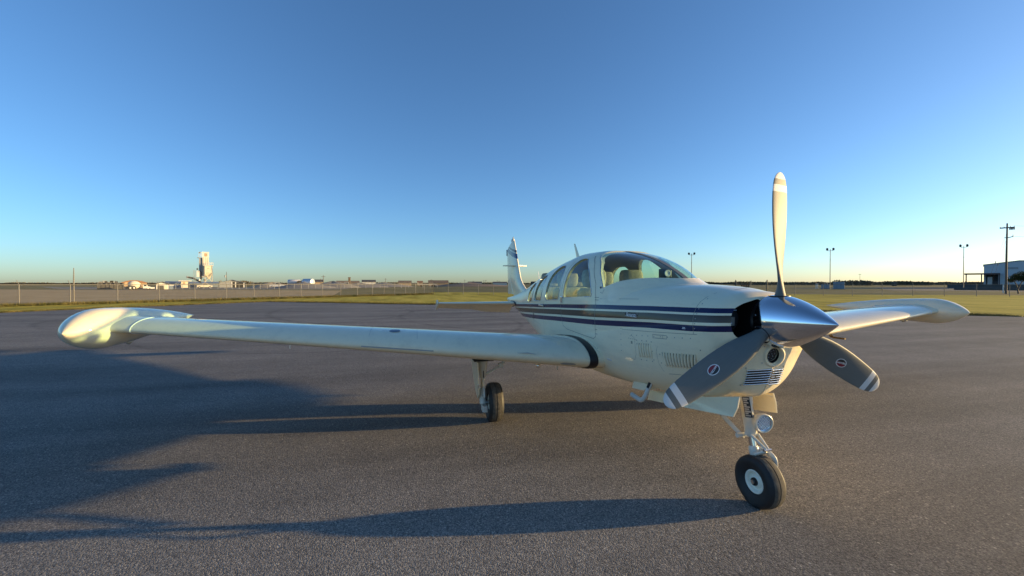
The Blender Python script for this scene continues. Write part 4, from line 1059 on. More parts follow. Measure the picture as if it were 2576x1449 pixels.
# ------------------------------------------------------------------ background helpers
def root(name, u, depth, label, cat, group=None):
    th_ = math.atan((u-PW/2)/FPX)          # each distant thing faces the apron
    o = empty(name, at_depth(u, depth), BG_ROT-th_, label, cat, group); o.scale = (math.cos(th_), 1, 1); return o
def box_part(name, mat, par, *b): return MB().box(*b).build(name, mat, par)
BGM = {
 'cream': plain('cream_steel', (.74, .66, .50), .6, var=.15, vscale=.4), 'white': plain('white_steel', (.72, .70, .64), .6, var=.1, vscale=.5),
 'grey': plain('grey_steel', (.30, .31, .31), .6, var=.2, vscale=.5), 'dgrey': plain('dark_concrete', (.085, .082, .078), .85, var=.35, vscale=.6),
 'rust': plain('rust_roof', (.30, .15, .075), .8, var=.2, vscale=.4), 'tan': plain('tan_wall', (.48, .34, .20), .8, var=.15, vscale=.4),
 'blue': plain('blue_grey_metal', (.20, .25, .31), .5, var=.15, vscale=.5), 'dark': plain('black_and_shadow', (.02, .02, .02), .8),  # near-black of tyres, tarp and wires; also paints the shade in open bays
 'wood': plain('pole_wood', (.13, .095, .07), .85, var=.25, vscale=2), 'silver': plain('silver_tank', (.62, .62, .62), .35, .3, .1, .5),
 'gravel': plain('grey_gravel', (.20, .19, .175), .95, var=.25, vscale=.8, bump=.4, bscale=4), 'sand': plain('sand_heap', (.33, .27, .19), .95, var=.2, vscale=.6),
 'glass': plain('window_dark', (.03, .04, .05), .15), 'soil': plain('soil_heap', (.20, .145, .10), .95, var=.25, vscale=.7), 'door': plain('roll_door', (.55, .55, .52), .6, var=.1, vscale=1),
 'purple': plain('brown_steel', (.085, .055, .05), .6), 'warehouse': plain('warehouse_cladding', (.50, .52, .53), .55, var=.06, vscale=.3)}
# ---- batch plant (1 crop unit = .0265 m)
K_ = .0265
def cx(a): return (a-1800)*K_
def cz(a): return (718-a)*K_
bp = root('batch_plant', 516+0.6, 170, 'tall cream concrete batching tower with stacked bins and railings beyond the ploughed field', 'tower')
box_part('main_bin', BGM['cream'], bp, cx(1760), cx(1858), -1.6, 2.0, cz(560), cz(250))
box_part('shaded_stack', BGM['grey'], bp, cx(1705), cx(1759.5), -1.2, 1.8, cz(560), cz(262))  # grey paints the shaded left side of the tower
for k in range(3): box_part('bin_rib', BGM['white'], bp, cx(1780+k*30), cx(1785+k*30), -1.66, -1.602, cz(550), cz(255))
hd = box_part('head_house', BGM['white'], bp, cx(1752), cx(1862), -1.3, 1.6, cz(250), cz(168))
box_part('head_opening', BGM['tan'], hd, cx(1790), cx(1835), -1.34, -1.302, cz(240), cz(190))
pf = box_part('platform', BGM['grey'], bp, cx(1676), cx(1752), -1.5, 1.0, cz(264), cz(258))
for a in (1702, 1726, 1748): MB().tube([(cx(a), -1.45, cz(258)), (cx(a), -1.45, cz(176))], .05, 5).build('rail_post', BGM['white'], pf)
for z_ in (180, 205, 230): MB().tube([(cx(1700), -1.45, cz(z_)), (cx(1752), -1.45, cz(z_))], .05, 5).build('handrail', BGM['white'], pf)
box_part('vent_unit', BGM['dgrey'], pf, cx(1704), cx(1732), -1.0, 0, cz(190), cz(172))
ag = box_part('aggregate_bin', BGM['cream'], bp, cx(1790), cx(1912), -3.2, .4, cz(490), cz(378))
box_part('bin_sign', BGM['tan'], ag, cx(1830), cx(1865), -3.23, -3.202, cz(432), cz(424))
MB().loft([[(cx(1790), -3.2, cz(490)), (cx(1912), -3.2, cz(490)), (cx(1912), .4, cz(490)), (cx(1790), .4, cz(490))], [(cx(1830), -2.0, cz(590)), (cx(1875), -2.0, cz(590)), (cx(1875), -.8, cz(590)), (cx(1830), -.8, cz(590))]], True, True, True).build('hopper', BGM['cream'], bp)
for a in (1794, 1908):
    for y_ in (-3.1, .3): MB().tube([(cx(a), y_, 0), (cx(a), y_, cz(480))], .13, 6).build('support_leg', BGM['cream'], bp)
for a, b in ((1794, 1908), (1908, 1794)):
    MB().tube([(cx(a), -3.15, cz(500)), (cx(b), -3.15, cz(640))], .09, 5).build('cross_brace', BGM['cream'], bp)
wk = box_part('walkway', BGM['white'], bp, cx(1765), cx(1926), -3.6, .6, cz(384), cz(374))
for z_ in (336, 352): MB().tube([(cx(1815), -3.55, cz(z_)), (cx(1925), -3.55, cz(z_)), (cx(1925), .5, cz(z_))], .07, 5).build('handrail', BGM['white'], wk)
for a in (1815, 1842, 1870, 1898, 1925): MB().tube([(cx(a), -3.55, cz(378)), (cx(a), -3.55, cz(334))], .06, 5).build('rail_post', BGM['white'], wk)
cb = box_part('control_house', BGM['white'], bp, cx(1668), cx(1712), -2.6, -.2, cz(560), cz(465))
box_part('control_window', BGM['glass'], cb, cx(1685), cx(1700), -2.63, -2.602, cz(485), cz(476))
for z_ in (470, 500, 530, 560): MB().tube([(cx(1622), -2.5, cz(z_)), (cx(1668), -2.5, cz(z_))], .06, 5).build('stair_rail', BGM['grey'], bp)
for a in (1624, 1645): MB().tube([(cx(a), -2.5, 0), (cx(a), -2.5, cz(455))], .07, 5).build('stair_post', BGM['grey'], bp)
MB().tube([(cx(1530), -2, cz(562)), (cx(1620), -2, cz(580)), (cx(1735), -1.6, cz(640))], .35, 6).build('conveyor', BGM['dgrey'], bp)
MB().lathe([(0, .1), (.1, .5), (.5, .5), (.6, .1)], (cx(1530), -2.3, cz(562)), (0, 1, 0), 12).build('conveyor_pulley', BGM['grey'], bp)
for k in range(4):
    MB().lathe([(0, .05), (.2, .4), (.7, .5), (1.0, .1)], (cx(1700+k*28), -2.2+k*.3, cz(620-25*(k % 3))), (.4, 0, 1), 10).build('mixer_unit', BGM['dgrey'] if k % 2 else BGM['white'], bp)
MB().lathe([(0, .1), (.1, .35), (.6, .35), (.7, .1)], (cx(1680), -1.7, cz(450)), (0, 0, 1), 10).build('dust_collector', BGM['dgrey'], bp)
MB().tube([(cx(1690), -1.7, cz(460)), (cx(1740), -1.7, cz(480)), (cx(1740), -1.7, cz(600))], .14, 6).build('duct', BGM['dgrey'], bp)
MB().tube([(cx(1905), -3.3, cz(378)), (cx(1928), -3.3, cz(640))], .05, 5).build('ladder', BGM['grey'], bp)
# ---- mixer truck (1 crop unit = .01638 m at 105 m)
def truck_mixer():
    k = .01638; X = lambda a: (a-755)*k; Z = lambda a: (755-a)*k
    r_ = root('mixer_truck', 350+2.5, 105, 'cream concrete mixer truck with big drum parked beside the dark bins', 'truck')
    prof = [(0, .35), (.15, .6), (.9, .95), (1.7, 1.05), (2.5, .92), (3.1, .6), (3.25, .3)]
    MB().lathe(prof, (X(565), 0, Z(672)), (1, 0, -.10), 24).build('drum', BGM['cream'], r_, 50)
    box_part('chassis', BGM['dark'], r_, X(530), X(940), -.5, .5, Z(738), Z(722))
    box_part('rear_chute', BGM['tan'], r_, X(520), X(565), -.5, .5, Z(720), Z(640))
    cab = MB().prism([(X(800), Z(735)), (X(800), Z(672)), (X(860), Z(672)), (X(880), Z(705)), (X(920), Z(710)), (X(920), Z(735))], 'y', -1.1, 1.1).build('cab', BGM['white'], r_)
    box_part('cab_window', BGM['glass'], cab, X(815), X(855), -1.13, -1.102, Z(702), Z(682))
    box_part('hood', BGM['white'], r_, X(921), X(985), -.9, .9, Z(740), Z(718))
    for a in (605, 662, 880):
        w = MB().lathe([(-.16, .15), (-.16, .5), (.16, .5), (.16, .15)], (X(a), -.9, Z(738)+.18), (0, 1, 0), 18).build('wheel', BGM['dark'], r_, 40)
        MB().lathe([(-.2, .02), (-.18, .26)], (X(a), -.9, Z(738)+.18), (0, 1, 0), 14).build('wheel_disc', BGM['white'], w)
truck_mixer()
def gable(name, u0, u1, depth, zeave, zridge, dep, wall, roof, label, cat='shed', ridge_along=True, overhang=.3):
    w = (u1-u0)/FPX*depth; r_ = root(name, u0, depth, label, cat)
    if ridge_along:
        MB().box(0, w, 0, dep, 0, zeave).build('wall', wall, r_)
        MB().prism([(-overhang, zeave), (dep/2, zridge), (dep+overhang, zeave), (dep+overhang, zeave+.12), (dep/2, zridge+.14), (-overhang, zeave+.12)], 'x', -overhang, w+overhang).build('roof', roof, r_)
    else:
        MB().prism([(0, 0), (w, 0), (w, zeave), (w/2, zridge), (0, zeave)], 'y', 0, dep).build('wall', wall, r_)
        MB().prism([(-overhang, zeave-.08), (w/2, zridge+.03), (w+overhang, zeave-.08), (w+overhang, zeave+.06), (w/2, zridge+.2), (-overhang, zeave+.06)], 'y', -overhang, dep+overhang).build('roof', roof, r_)
    return r_, w
# heights: z = camera height - (v-713.2)*depth/FPX
def zv(v, depth): return CAM[2]-(v-713.2)*depth/FPX
# rust-roofed barn with a low curved roof
r_ = root('barn', 334, 150, 'tan barn with a low curved rust-red roof behind the mixer truck', 'building'); w = (370.7-334+28)/FPX*150
w = (371-303)/FPX*150; r_.location = at_depth(303, 150)
box_part('wall', BGM['tan'], r_, 0, w, 0, 9, 0, zv(711, 150))
rf = [(w*q, zv(711, 150)+(zv(704.6, 150)-zv(711, 150))*(1-(2*q-1)**2)) for q in np.linspace(0, 1, 15)]
MB().prism(rf+[(w, zv(711, 150)-.2), (0, zv(711, 150)-.2)], 'y', -.4, 9.4).build('roof', BGM['rust'], r_)
# dark bins with clutter on top
r_ = root('aggregate_bins', 245.5, 112, 'row of dark block storage bins with scrap on top beside the mixer truck', 'bins'); w = (312-245.5)/FPX*112
box_part('back_wall', BGM['dgrey'], r_, 0, w, 2.4, 3.0, 0, zv(711, 112))
for k in range(7): box_part('divider_wall', BGM['dgrey'], r_, w*k/6-.2, w*k/6+.2, 0, 2.39, 0, zv(712+(k % 2), 112))
for k in range(6): box_part('front_block', BGM['dgrey'], r_, w*k/6+.22, w*(k+1)/6-.22, .1, 2.3, 0, zv(715.5+(k*7 % 3), 112))
for k in range(11):
    a = random.uniform(0, w-1.2); box_part('scrap_piece', BGM['white'] if k == 2 else (BGM['grey'] if k % 3 else BGM['dark']), r_, a, a+random.uniform(.7, 1.5), 2.5, 2.9, zv(711, 112)+.003+k*.001, zv(711, 112)+random.uniform(.2, .55))
r_, w = gable('shed', 259+0, 301.5, 110, zv(714.6, 110), zv(710.5, 110), 6, BGM['cream'], BGM['dgrey'], 'x'); bpy.data.objects.remove(r_.children[0]); bpy.data.objects.remove(r_.children[0]); bpy.data.objects.remove(r_)
r_, w = gable('shed', 393, 424, 110, zv(714.8, 110), zv(710, 110), 5, BGM['white'], BGM['dgrey'], 'small white gabled shed with an open front beside the mixer truck', ridge_along=False)
box_part('open_front', BGM['dgrey'], r_, w*.1, w*.62, -.02, -.002, 0, zv(718, 110)); box_part('door', BGM['cream'], r_, w*.66, w*.93, -.04, -.002, 0, zv(717.5, 110))
r_ = root('storage_drum', 426, 112, 'white chemical tote standing beside the small gabled shed', 'tank')
box_part('tote_body', BGM['blue'], r_, 0, 1.1, 0, 1, 0, 1.0); box_part('tote_cage', BGM['white'], r_, -.02, 1.3, -.03, 1.03, 1.003, 1.3)
# long blue-roofed building and its white canopy
r_, w = gable('long_shed', 417, 476, 165, zv(711.5, 165), zv(708.5, 165), 9, BGM['blue'], BGM['blue'], 'long low blue-grey metal shed behind the small gabled shed', 'building')
r_ = root('office_hut', 454.5, 150, 'pale cube office hut with a wide flat roof below the batching tower', 'building'); w = (473.5-456)/FPX*150
hu = box_part('wall', BGM['cream'], r_, .2, w+.2, 0, 4, 0, zv(707.6, 150)); box_part('roof', BGM['white'], r_, -.8, w+1.6, -.7, 4.6, zv(707.5, 150), zv(705.6, 150))
MB().lathe([(0, .45), (.02, .42), (.02, .001)], (w*.5, -.03, zv(712.5, 150)), (0, -1, 0), 16).build('wall_vent', BGM['tan'], hu)
r_, w = gable('tarp_shed', 477, 552, 172, zv(713.2, 172), zv(709.5, 172), 8, BGM['blue'], BGM['blue'], 'low blue-grey canopy spread under the batching tower', 'building')
r_, w = gable('open_barn', 551.5, 617.5, 160, zv(711.5, 160), zv(704.2, 160), 14, BGM['grey'], BGM['blue'], 'grey metal barn with dark open bays right of the batching tower', 'building', ridge_along=False, overhang=.5)
for a, b in ((.52, .63), (.66, .95)): box_part('open_bay', BGM['dark'], r_, w*a, w*b, -.03, -.002, 0, zv(708.5 if a < .6 else 710.2, 160))
for a in (.49, .64, .97): box_part('white_frame', BGM['white'], r_, w*a-.25, w*a+.12, -.06, -.004, 0, zv(709.5, 160))
# white pickup by the yard fence
def pickup(u, depth, label, mat, s=1.0, flip=1):
    r_ = root('parked_truck', u, depth, label, 'truck'); r_.scale = (flip*s*r_.scale[0], s, s)
    bd = MB().prism([(-2.8, .5), (2.7, .5), (2.75, 1.05), (1.5, 1.18), (.75, 1.85), (-.6, 1.85), (-.75, 1.15), (-2.8, 1.15)], 'y', -.95, .95).build('body', mat, r_)
    MB().prism([(1.25, 1.22), (.7, 1.76), (-.5, 1.76), (-.6, 1.22)], 'y', -.975, -.952).build('window', BGM['glass'], bd)
    for a in (-1.8, 1.75):
        w_ = MB().lathe([(-.12, .1), (-.12, .40), (.12, .40), (.12, .1)], (a, -.86, .40), (0, 1, 0), 18).build('wheel', BGM['dark'], r_, 40)
        MB().lathe([(-.14, .01), (-.13, .2)], (a, -.86, .40), (0, 1, 0), 12).build('wheel_disc', BGM['silver'], w_)
        MB().lathe([(-.12, .1), (-.12, .40), (.12, .40), (.12, .1)], (a, .86, .40), (0, 1, 0), 18).build('wheel', BGM['dark'], r_, 40)
    return r_
pickup(515, 128, 'white flatbed truck parked behind the inner yard fence below the tower', BGM['cream'], .9)
pickup(697, 150, 'pale grey pickup parked beside the sand heap', BGM['silver'], 1.0)
# silos lying on their side
def tank(u, depth, length, rad, label, axis_y=False, zc=None):
    r_ = root('storage_tank', u, depth, label, 'tank', None); z_ = zc or rad+.8
    ax = (1, 0, 0) if not axis_y else (.75, -.66, 0)
    prof = [(-.35, .02), (-.3, rad*.5), (-.12, rad*.9), (0, rad), (length, rad), (length+.12, rad*.9), (length+.3, rad*.5), (length+.35, .02)]
    MB().lathe(prof, (-length/2, 0, z_), ax, 28).build('shell', BGM['silver'], r_, 50)
    for a in (.2, .8): box_part('saddle', BGM['dgrey'], r_, -length/2+length*a-.2, -length/2+length*a+.2, -rad*.7, rad*.7, 0, z_-rad*.75)
tank(740, 175, 5.0, 1.25, 'long silver storage tank lying beside the dark tarp', zc=2.0); tank(779, 172, 4.6, 1.55, 'short fat silver tank with bright end beside the gravel heaps', True, 2.0)
def heap(u, depth, w, h, mat, label, cat='heap'):
    r_ = root('gravel_heap', u, depth, label, cat, None); v = []; f = []; n = 22
    rg = []
    for k, q in enumerate((1, .8, .6, .42, .25, .1, .01)):
        rg.append([(w/2*q*math.cos(a)*(1+.12*math.sin(3*a+k)), w*.35*q*math.sin(a), h*(1-q)**.85*(1+.12*math.sin(2*a+u))) for a in np.linspace(0, 2*math.pi, n, False)])
    MB().loft(rg, True, False, True).build('heap_body', mat, r_, 60)
heap(686, 160, 21, 1.9, BGM['sand'], 'pale sand heap beside the silver tanks'); heap(765, 140, 24, 2.1, BGM['gravel'], 'wide grey gravel heap in front of the silver tanks')
heap(838, 150, 21, 2.3, BGM['gravel'], 'tall grey gravel heap right of the silver tanks'); heap(905, 165, 24, 1.8, BGM['gravel'], 'low grey gravel heap behind the fence posts'); heap(965, 190, 29, 1.9, BGM['gravel'], 'long grey heap beside the slope-roofed sheds'); heap(1180, 230, 48, 2.1, BGM['soil'], 'long brown soil heap just left of the airplane fin')
r_ = root('dark_tarp', 755, 174, 'dark tarp-covered equipment between the two silver tanks', 'tarp'); MB().loft([[(-1.8, -1, 0), (1.8, -1, 0), (1.8, 1, 0), (-1.8, 1, 0)], [(-1.5, -.8, 2.2), (1.4, -.8, 2.3), (1.3, .8, 2.3), (-1.5, .8, 2.2)], [(-.9, -.3, 2.75), (.9, -.3, 2.8), (.9, .3, 2.8), (-.9, .3, 2.75)]], True, False, True).build('tarp_cover', BGM['dark'], r_)
# far sheds and houses
for u0, u1, d, z1, z2, wl_, rf_, lb in (
   (793, 812, 200, 2.2, 3.4, 'tan', 'dgrey', 'small brown-walled shed right of the short silver tank'),
   (847, 905, 260, 2.1, 3.2, 'soil', 'soil', 'long low brown-roofed shed with a brick chimney'),
   (911, 945, 240, 2.4, 3.6, 'white', 'dgrey', 'low white shed with a dark roof among the gravel heaps'),
   (1003, 1035, 260, 1.9, 3.3, 'tan', 'soil', 'brown hip-roofed house behind the fence'),
   (1050, 1063, 300, 2.0, 3.4, 'tan', 'rust', 'tiny red-roofed house between the brown houses'),
   (1078, 1128, 270, 1.9, 3.6, 'tan', 'soil', 'wide brown hip-roofed house near the fence corner'),
   (1178, 1212, 330, 1.9, 3.0, 'white', 'dgrey', 'white house with a dark roof near the airplane fin'),
   (1240, 1275, 360, 2.0, 3.0, 'white', 'dgrey', 'distant pale shed just beside the airplane fin')):
    gable('house', u0, u1, d, z1, z2, 8, BGM[wl_], BGM[rf_], lb, 'house')
ch = root('brick_chimney', 879, 258, 'short brick chimney standing at the long brown-roofed shed', 'chimney'); MB().bbox(-.7, .7, -.7, .7, 0, 5.2, .1).build('stack', BGM['soil'], ch); box_part('cap', BGM['soil'], ch, -.9, .9, -.9, .9, 5.21, 5.5)
pickup(1142*.0+873, 185, 'white truck parked between the grey gravel heaps', BGM['white'], 1.2, -1); 
r_ = root('flat_trailer', 1075, 200, 'long pale flat trailer parked before the brown house', 'trailer'); box_part('deck', BGM['cream'], r_, -4.5, 4.5, -1.2, 1.2, .9, 1.35); box_part('headboard', BGM['cream'], r_, -4.7, -4.52, -1.2, 1.2, .9, 2.1)
for a in (-3, 2.4, 3.5): MB().lathe([(-.15, .1), (-.15, .42), (.15, .42), (.15, .1)], (a, -1, .42), (0, 1, 0), 14).build('wheel', BGM['dark'], r_)
# inner yard fence (pale posts)
yf = [at_depth(u, d) for u, d in zip(np.linspace(424, 690, 16), np.linspace(118, 128, 16))]
fence(yf, 'low yard fence with pale posts in front of the batching tower', arm=0, h=1.45, pr=.06, fabric=False, wires=False, mat=BGM['grey'])
yf = [at_depth(u, d) for u, d in zip(np.linspace(722, 1100, 22), np.linspace(128, 150, 22))]
fence(yf, 'pale post fence running in front of the grey gravel heaps', arm=0, h=1.5, pr=.05, fabric=False, wires=False, mat=BGM['grey'])
# ---- utility and light poles
def upole(u, depth, h, label, arm=True, r0=.14):
    r_ = root('utility_pole', u, depth, label, 'pole', None)
    MB().tube([(0, 0, -.1), (0, 0, h*.5), (0, 0, h)], [r0, r0*.85, r0*.65], 8).build('shaft', BGM['wood'], r_, 50)
    if arm: MB().box(-.9, .9, -.06, .06, h-.75, h-.6).build('crossarm', BGM['wood'], r_)
    return r_
r_ = upole(570, 165, zv(684, 165), 'wooden utility pole with a transformer beside the batching tower', False); MB().lathe([(0, .02), (.02, .3), (.9, .3), (.95, .02)], (-.5, 0, zv(698, 165)), (0, 0, 1), 12).build('transformer', BGM['grey'], r_)
upole(813.5, 180, zv(692, 180), 'wooden pole with a short crossarm behind the grey gravel heap'); upole(807, 185, zv(701, 185), 'short bare pole right of the short silver tank', False)
FARP = {970: 'far-off utility pole rising behind the low white shed among the heaps', 1085: 'far-off utility pole rising above the wide brown hip-roofed house', 1169: 'far-off utility pole beside the white house with a dark roof', 1191: 'shorter far-off utility pole rising behind the white house',
        1217: 'one of a close pair of far utility poles behind the soil heap', 1222: 'one of a close pair of far utility poles behind the soil heap', 1251: 'one of a close pair of far utility poles beside the airplane fin', 1256: 'one of a close pair of far utility poles beside the airplane fin', 1033: 'tiny far utility pole beside the smaller brown hip-roofed house'}
for u, v, d in ((970, 700, 330), (1085, 702.5, 320), (1169, 703.5, 420), (1191, 706, 420), (1217, 705, 430), (1222, 704, 430), (1251, 705, 450), (1256, 706, 450), (1033, 707, 500)):
    o = upole(u, d, zv(v, d), FARP[u], True, .17); o['group'] = 'far pole pair by the fin' if u > 1240 else ('far pole pair behind the soil heap' if u in (1217, 1222) else 'far utility poles on the horizon')
for k, (u, v, d) in enumerate(((2163, 688, 260), (2105, 704, 500), (1763, 701, 95))):
    upole(u, d, zv(v, d), ['thin dark pole standing alone beyond the fence right of the grey cabinets', 'tiny far pole by the dark tree clump', 'thin pole just right of the windshield'][k], k < 2, .12 if k < 2 else .05)
def light_pole(u, depth, label):
    h = 12.0; r_ = root('light_pole', u, depth, label, 'light pole', 'twin-head light poles in a row')
    MB().tube([(0, 0, -.1), (0, 0, h*.5), (0, 0, h)], [.15, .12, .09], 10).build('shaft', M['galv'], r_, 50)
    MB().tube([(-1.0, 0, h-.15), (-.8, 0, h-.45), (0, 0, h-.5), (.8, 0, h-.45), (1.0, 0, h-.15)], .05, 6).build('bracket', M['galv'], r_)
    for s_ in (-1, 1):
        MB().loft([[(s_*.95+a*.30, b*.30, h-.35) for a, b in ((-1, -1), (1, -1), (1, 1), (-1, 1))], [(s_*.95+a*.36, b*.34, h+.10) for a, b in ((-1, -1), (1, -1), (1, 1), (-1, 1))], [(s_*.95+a*.24, b*.24, h+.36) for a, b in ((-1, -1), (1, -1), (1, 1), (-1, 1))]], True, True, True).build('lamp_head', BGM['dark'], r_)
    MB().box(-.12, .12, -.2, -.1, h*.72, h*.72+.25).build('junction_box', M['galv'], r_)
for u, v, lb in ((1458.5, 648, 'twin-head light pole whose lamps peek over the airplane cabin roof'), (1739.5, 638, 'twin-head light pole just right of the airplane windshield'), (2088, 627, 'twin-head light pole right of the upright propeller blade'), (2423.5, 618, 'twin-head light pole standing at the canopy of the warehouse')):
    light_pole(u, (12-CAM[2])*FPX/(713.2-v), lb)
# big power pole
d = 62; r_ = root('power_pole', 2531, d, 'tall wooden power pole with crossarms and insulators in front of the warehouse', 'pole'); hp = zv(562, d)
MB().tube([(0, 0, -.1), (0, 0, hp*.5), (0.05, 0, hp)], [.21, .18, .14], 12).build('shaft', BGM['wood'], r_, 50)
ca = MB().box(-1.1, 1.2, -.07, .07, hp-.75, hp-.58).build('crossarm', BGM['wood'], r_)
for a in (-1.0, -.4, .55, 1.1): MB().lathe([(0, .03), (.05, .07), (.12, .05), (.2, .03)], (a, 0, hp-.58), (0, 0, 1), 8).build('insulator', BGM['grey'], r_)
for k in range(4): MB().lathe([(0, .02), (.05, .10), (.3, .10), (.35, .02)], (.45+.22*k, -.1, hp-1.05), (0, 0, 1), 8).build('cutout', BGM['dark'], r_)
MB().tube([(0, 0, hp-2.2), (.9, -.05, hp-2.05)], .06, 6).build('lower_arm', BGM['wood'], r_); MB().tube([(0, 0, hp-2.25), (-.35, 0, hp-2.1)], .05, 6).build('lower_arm', BGM['wood'], r_)
MB().lathe([(0, .03), (.05, .08), (.3, .08), (.35, .03)], (.95, -.05, hp-2.1), (0, 0, 1), 8).build('insulator', BGM['grey'], r_)
for a, b in (((0, 0, hp-1.4), (-3.4, 12, 1.2)), ((0, 0, hp-2.2), (-2.6, 12, 1.2))):
    A_, B_ = Vector(a), Vector(b); MB().tube([A_.lerp(B_, q) for q in (0, .55, .6, 1)], [.012, .012, .012, .012], 4).build('guy_wire', BGM['dark'], r_)
    MB().tube([A_.lerp(B_, .5), A_.lerp(B_, .54)], .06, 6).build('guy_strain', BGM['dark'], r_)
for z_, x_ in ((hp-.45, 1.1), (hp-2.0, .9)):
    MB().tube([(x_+30*q, -2*q, z_-2.2*q*(1-q)*1.6) for q in np.linspace(0, 1, 9)], .012, 4).build('power_line', BGM['dark'], r_)
# warehouse with canopy and dock: its front runs square to the line of sight
d = 150; th = math.atan((2474.5-PW/2)/FPX); r_ = root('warehouse', 2474.5, d, 'pale grey metal warehouse with sloping roofline behind the power pole', 'building'); r_.rotation_euler[2] = BG_ROT-th; r_.scale = (1, 1, 1)
L0 = (2474.5-PW/2)/FPX*d
def wx(u): k = (u-PW/2)/FPX; return (k*d-L0)/(math.cos(th)+k*math.sin(th))
def wz(u, v): return zv(v, d-wx(u)*math.sin(th))
ze = wz(2474.5, 666.5); xr = wx(2563); zr = wz(2563, 656.5); w = 26
MB().prism([(0, 0), (w, 0), (w, zr-.6), (xr, zr), (0, ze)], 'y', 0, 22).build('wall', BGM['warehouse'], r_)
MB().prism([(-.2, ze-.05), (xr, zr+.02), (w+.3, zr-.65), (w+.3, zr-.4), (xr, zr+.25), (-.2, ze+.15)], 'y', -.3, 22.3).build('roof', BGM['grey'], r_)
for k in range(28): MB().box(k*.95+.02, k*.95+.09, -.045, -.002, 1.4, ze-.35+(zr-ze)*min(1, k*.95/xr)-.15).build('cladding_rib', BGM['warehouse'], r_)
box_part('wall_sign', BGM['grey'], r_, wx(2534), wx(2561), -.12, -.05, wz(2545, 677), wz(2545, 672))
box_part('dock_door', BGM['dark'], r_, wx(2480), wx(2511), -.07, -.05, 1.0, wz(2495, 690)); box_part('side_door', BGM['door'], r_, wx(2484), wx(2496), -.10, -.075, 1.0, wz(2490, 697))
box_part('dock_plinth', BGM['dgrey'], r_, -9, w+.2, -3.4, -.06, 0, 1.15)
box_part('canopy', BGM['purple'], r_, wx(2426), wx(2515), -4.2, -.13, wz(2475, 691), wz(2475, 687.5))
for u in (2431, 2469, 2513): MB().box(wx(u)-.16, wx(u)+.16, -3.9, -3.6, 1.16, wz(2475, 691.1)).build('canopy_post', BGM['purple'], r_)
r_ = root('dock_wall', 2400, 100, 'long low dark concrete dock wall in front of the warehouse', 'wall'); MB().bbox(0, 26, 0, .5, 0, .55, .04).build('wall_body', BGM['dgrey'], r_)
r_ = root('meter_post', 2524, 66, 'short pale post box standing beside the tall power pole', 'post'); MB().bbox(-.12, .12, -.12, .12, 0, 1.4, .03).build('post_body', BGM['white'], r_)
for u, d, w_, h_, lb in ((2066, 118, 2.3, 1.4, 'small pale grey utility cabinet at the foot of the light pole'), (2096, 112, 3.1, 2.0, 'bigger grey utility cabinet right of the light pole')):
    r_ = root('utility_cabinet', u, d, lb, 'cabinet', None); bb = MB().bbox(0, w_, 0, 1.2, .1, h_, .06).build('housing', BGM['blue'], r_); box_part('plinth', BGM['gravel'], r_, -.2, w_+.2, -.2, 1.4, 0, .12)
    for q in (.32, .66): box_part('door_gap', BGM['dark'], bb, w_*q, w_*q+.03, -.012, .01, .2, h_-.1)
for u in (2053, 2057, 2075, 2081): 
    r_ = root('bollard', u, 122, 'thin white bollard beside the small grey utility cabinet', 'bollard', 'bollards around the cabinets'); MB().tube([(0, 0, 0), (0, 0, 1.5), (0, 0, 1.55)], [.13, .13, .05], 8).build('bollard_post', BGM['white'], r_)
r_ = root('equipment_shed', 2243, 260, 'tiny grey equipment hut on the far field beyond the fence', 'hut'); MB().bbox(0, 3.2, 0, 3, 0, 2.6, .05).build('wall', BGM['dgrey'], r_); box_part('doorway', BGM['dark'], r_, .5, 1.3, -.02, -.002, 0, 2.1)

# ------------------------------------------------------------------ trees and far woods
def leaf_cloud(n, fn, size, seed):
    g = np.random.default_rng(seed); v = []; f = []
    for i in range(n):
        c = fn(g); a = g.normal(size=3); a /= np.linalg.norm(a); b = np.cross(a, g.normal(size=3)); b /= np.linalg.norm(b); s = size*g.uniform(.6, 1.4); k = len(v)
        v += [tuple(c+a*s), tuple(c+b*s*.6), tuple(c-a*s), tuple(c-b*s*.6)]; f.append((k, k+1, k+2, k+3))
    return v, f
def leaf_mat(name, a, b):
    t = NT(name); n = t.noise(1.1, 3); t.set(Base_Color=t.ramp(n, [(.35, a), (.65, b)]), Roughness=.8, Specular_IOR_Level=.2); return t.mat
LM = leaf_mat('oak_leaf', (.035, .042, .012), (.085, .085, .028)); FM = leaf_mat('far_wood_leaf', (.09, .075, .045), (.15, .12, .07)); TM = leaf_mat('scrub_leaf', (.05, .05, .018), (.10, .09, .035))
tr_ = root('tree', 2568, 64, 'leaning dark green tree beside the power pole in front of the warehouse', 'tree')
MB().tube([(-.35, 0, -.1), (-.5, 0, .7), (-.75, 0, 1.5), (-1.3, .1, 2.2)], [.17, .14, .10, .05], 8).build('trunk', BGM['wood'], tr_, 60)
MB().tube([(-.48, 0, .6), (-.1, 0, 1.4), (.5, -.1, 2.2), (.9, .1, 2.7)], [.11, .09, .07, .03], 8).build('trunk_fork', BGM['wood'], tr_, 60)
cl_ = [(-1.2, 0, 2.35, .9), (-.6, .3, 2.7, .85), (.2, 0, 2.9, 1.0), (1.0, .2, 2.8, .9), (1.5, -.2, 2.3, .8), (-.2, -.3, 2.3, .7), (.6, 0, 2.3, .7), (2.3, .1, 2.5, 1.0), (-1.6, .1, 2.0, .5)]
def crown(g):
    x, y, z, r0 = cl_[g.integers(len(cl_))]; d_ = g.normal(size=3); d_ /= np.linalg.norm(d_); return np.array([x, y, z])+d_*np.array([1, 1, .62])*r0*g.uniform(.35, 1.05)
v, f = leaf_cloud(5200, crown, .085, 3); MB().add(v, f).build('crown', LM, tr_, fix=False)
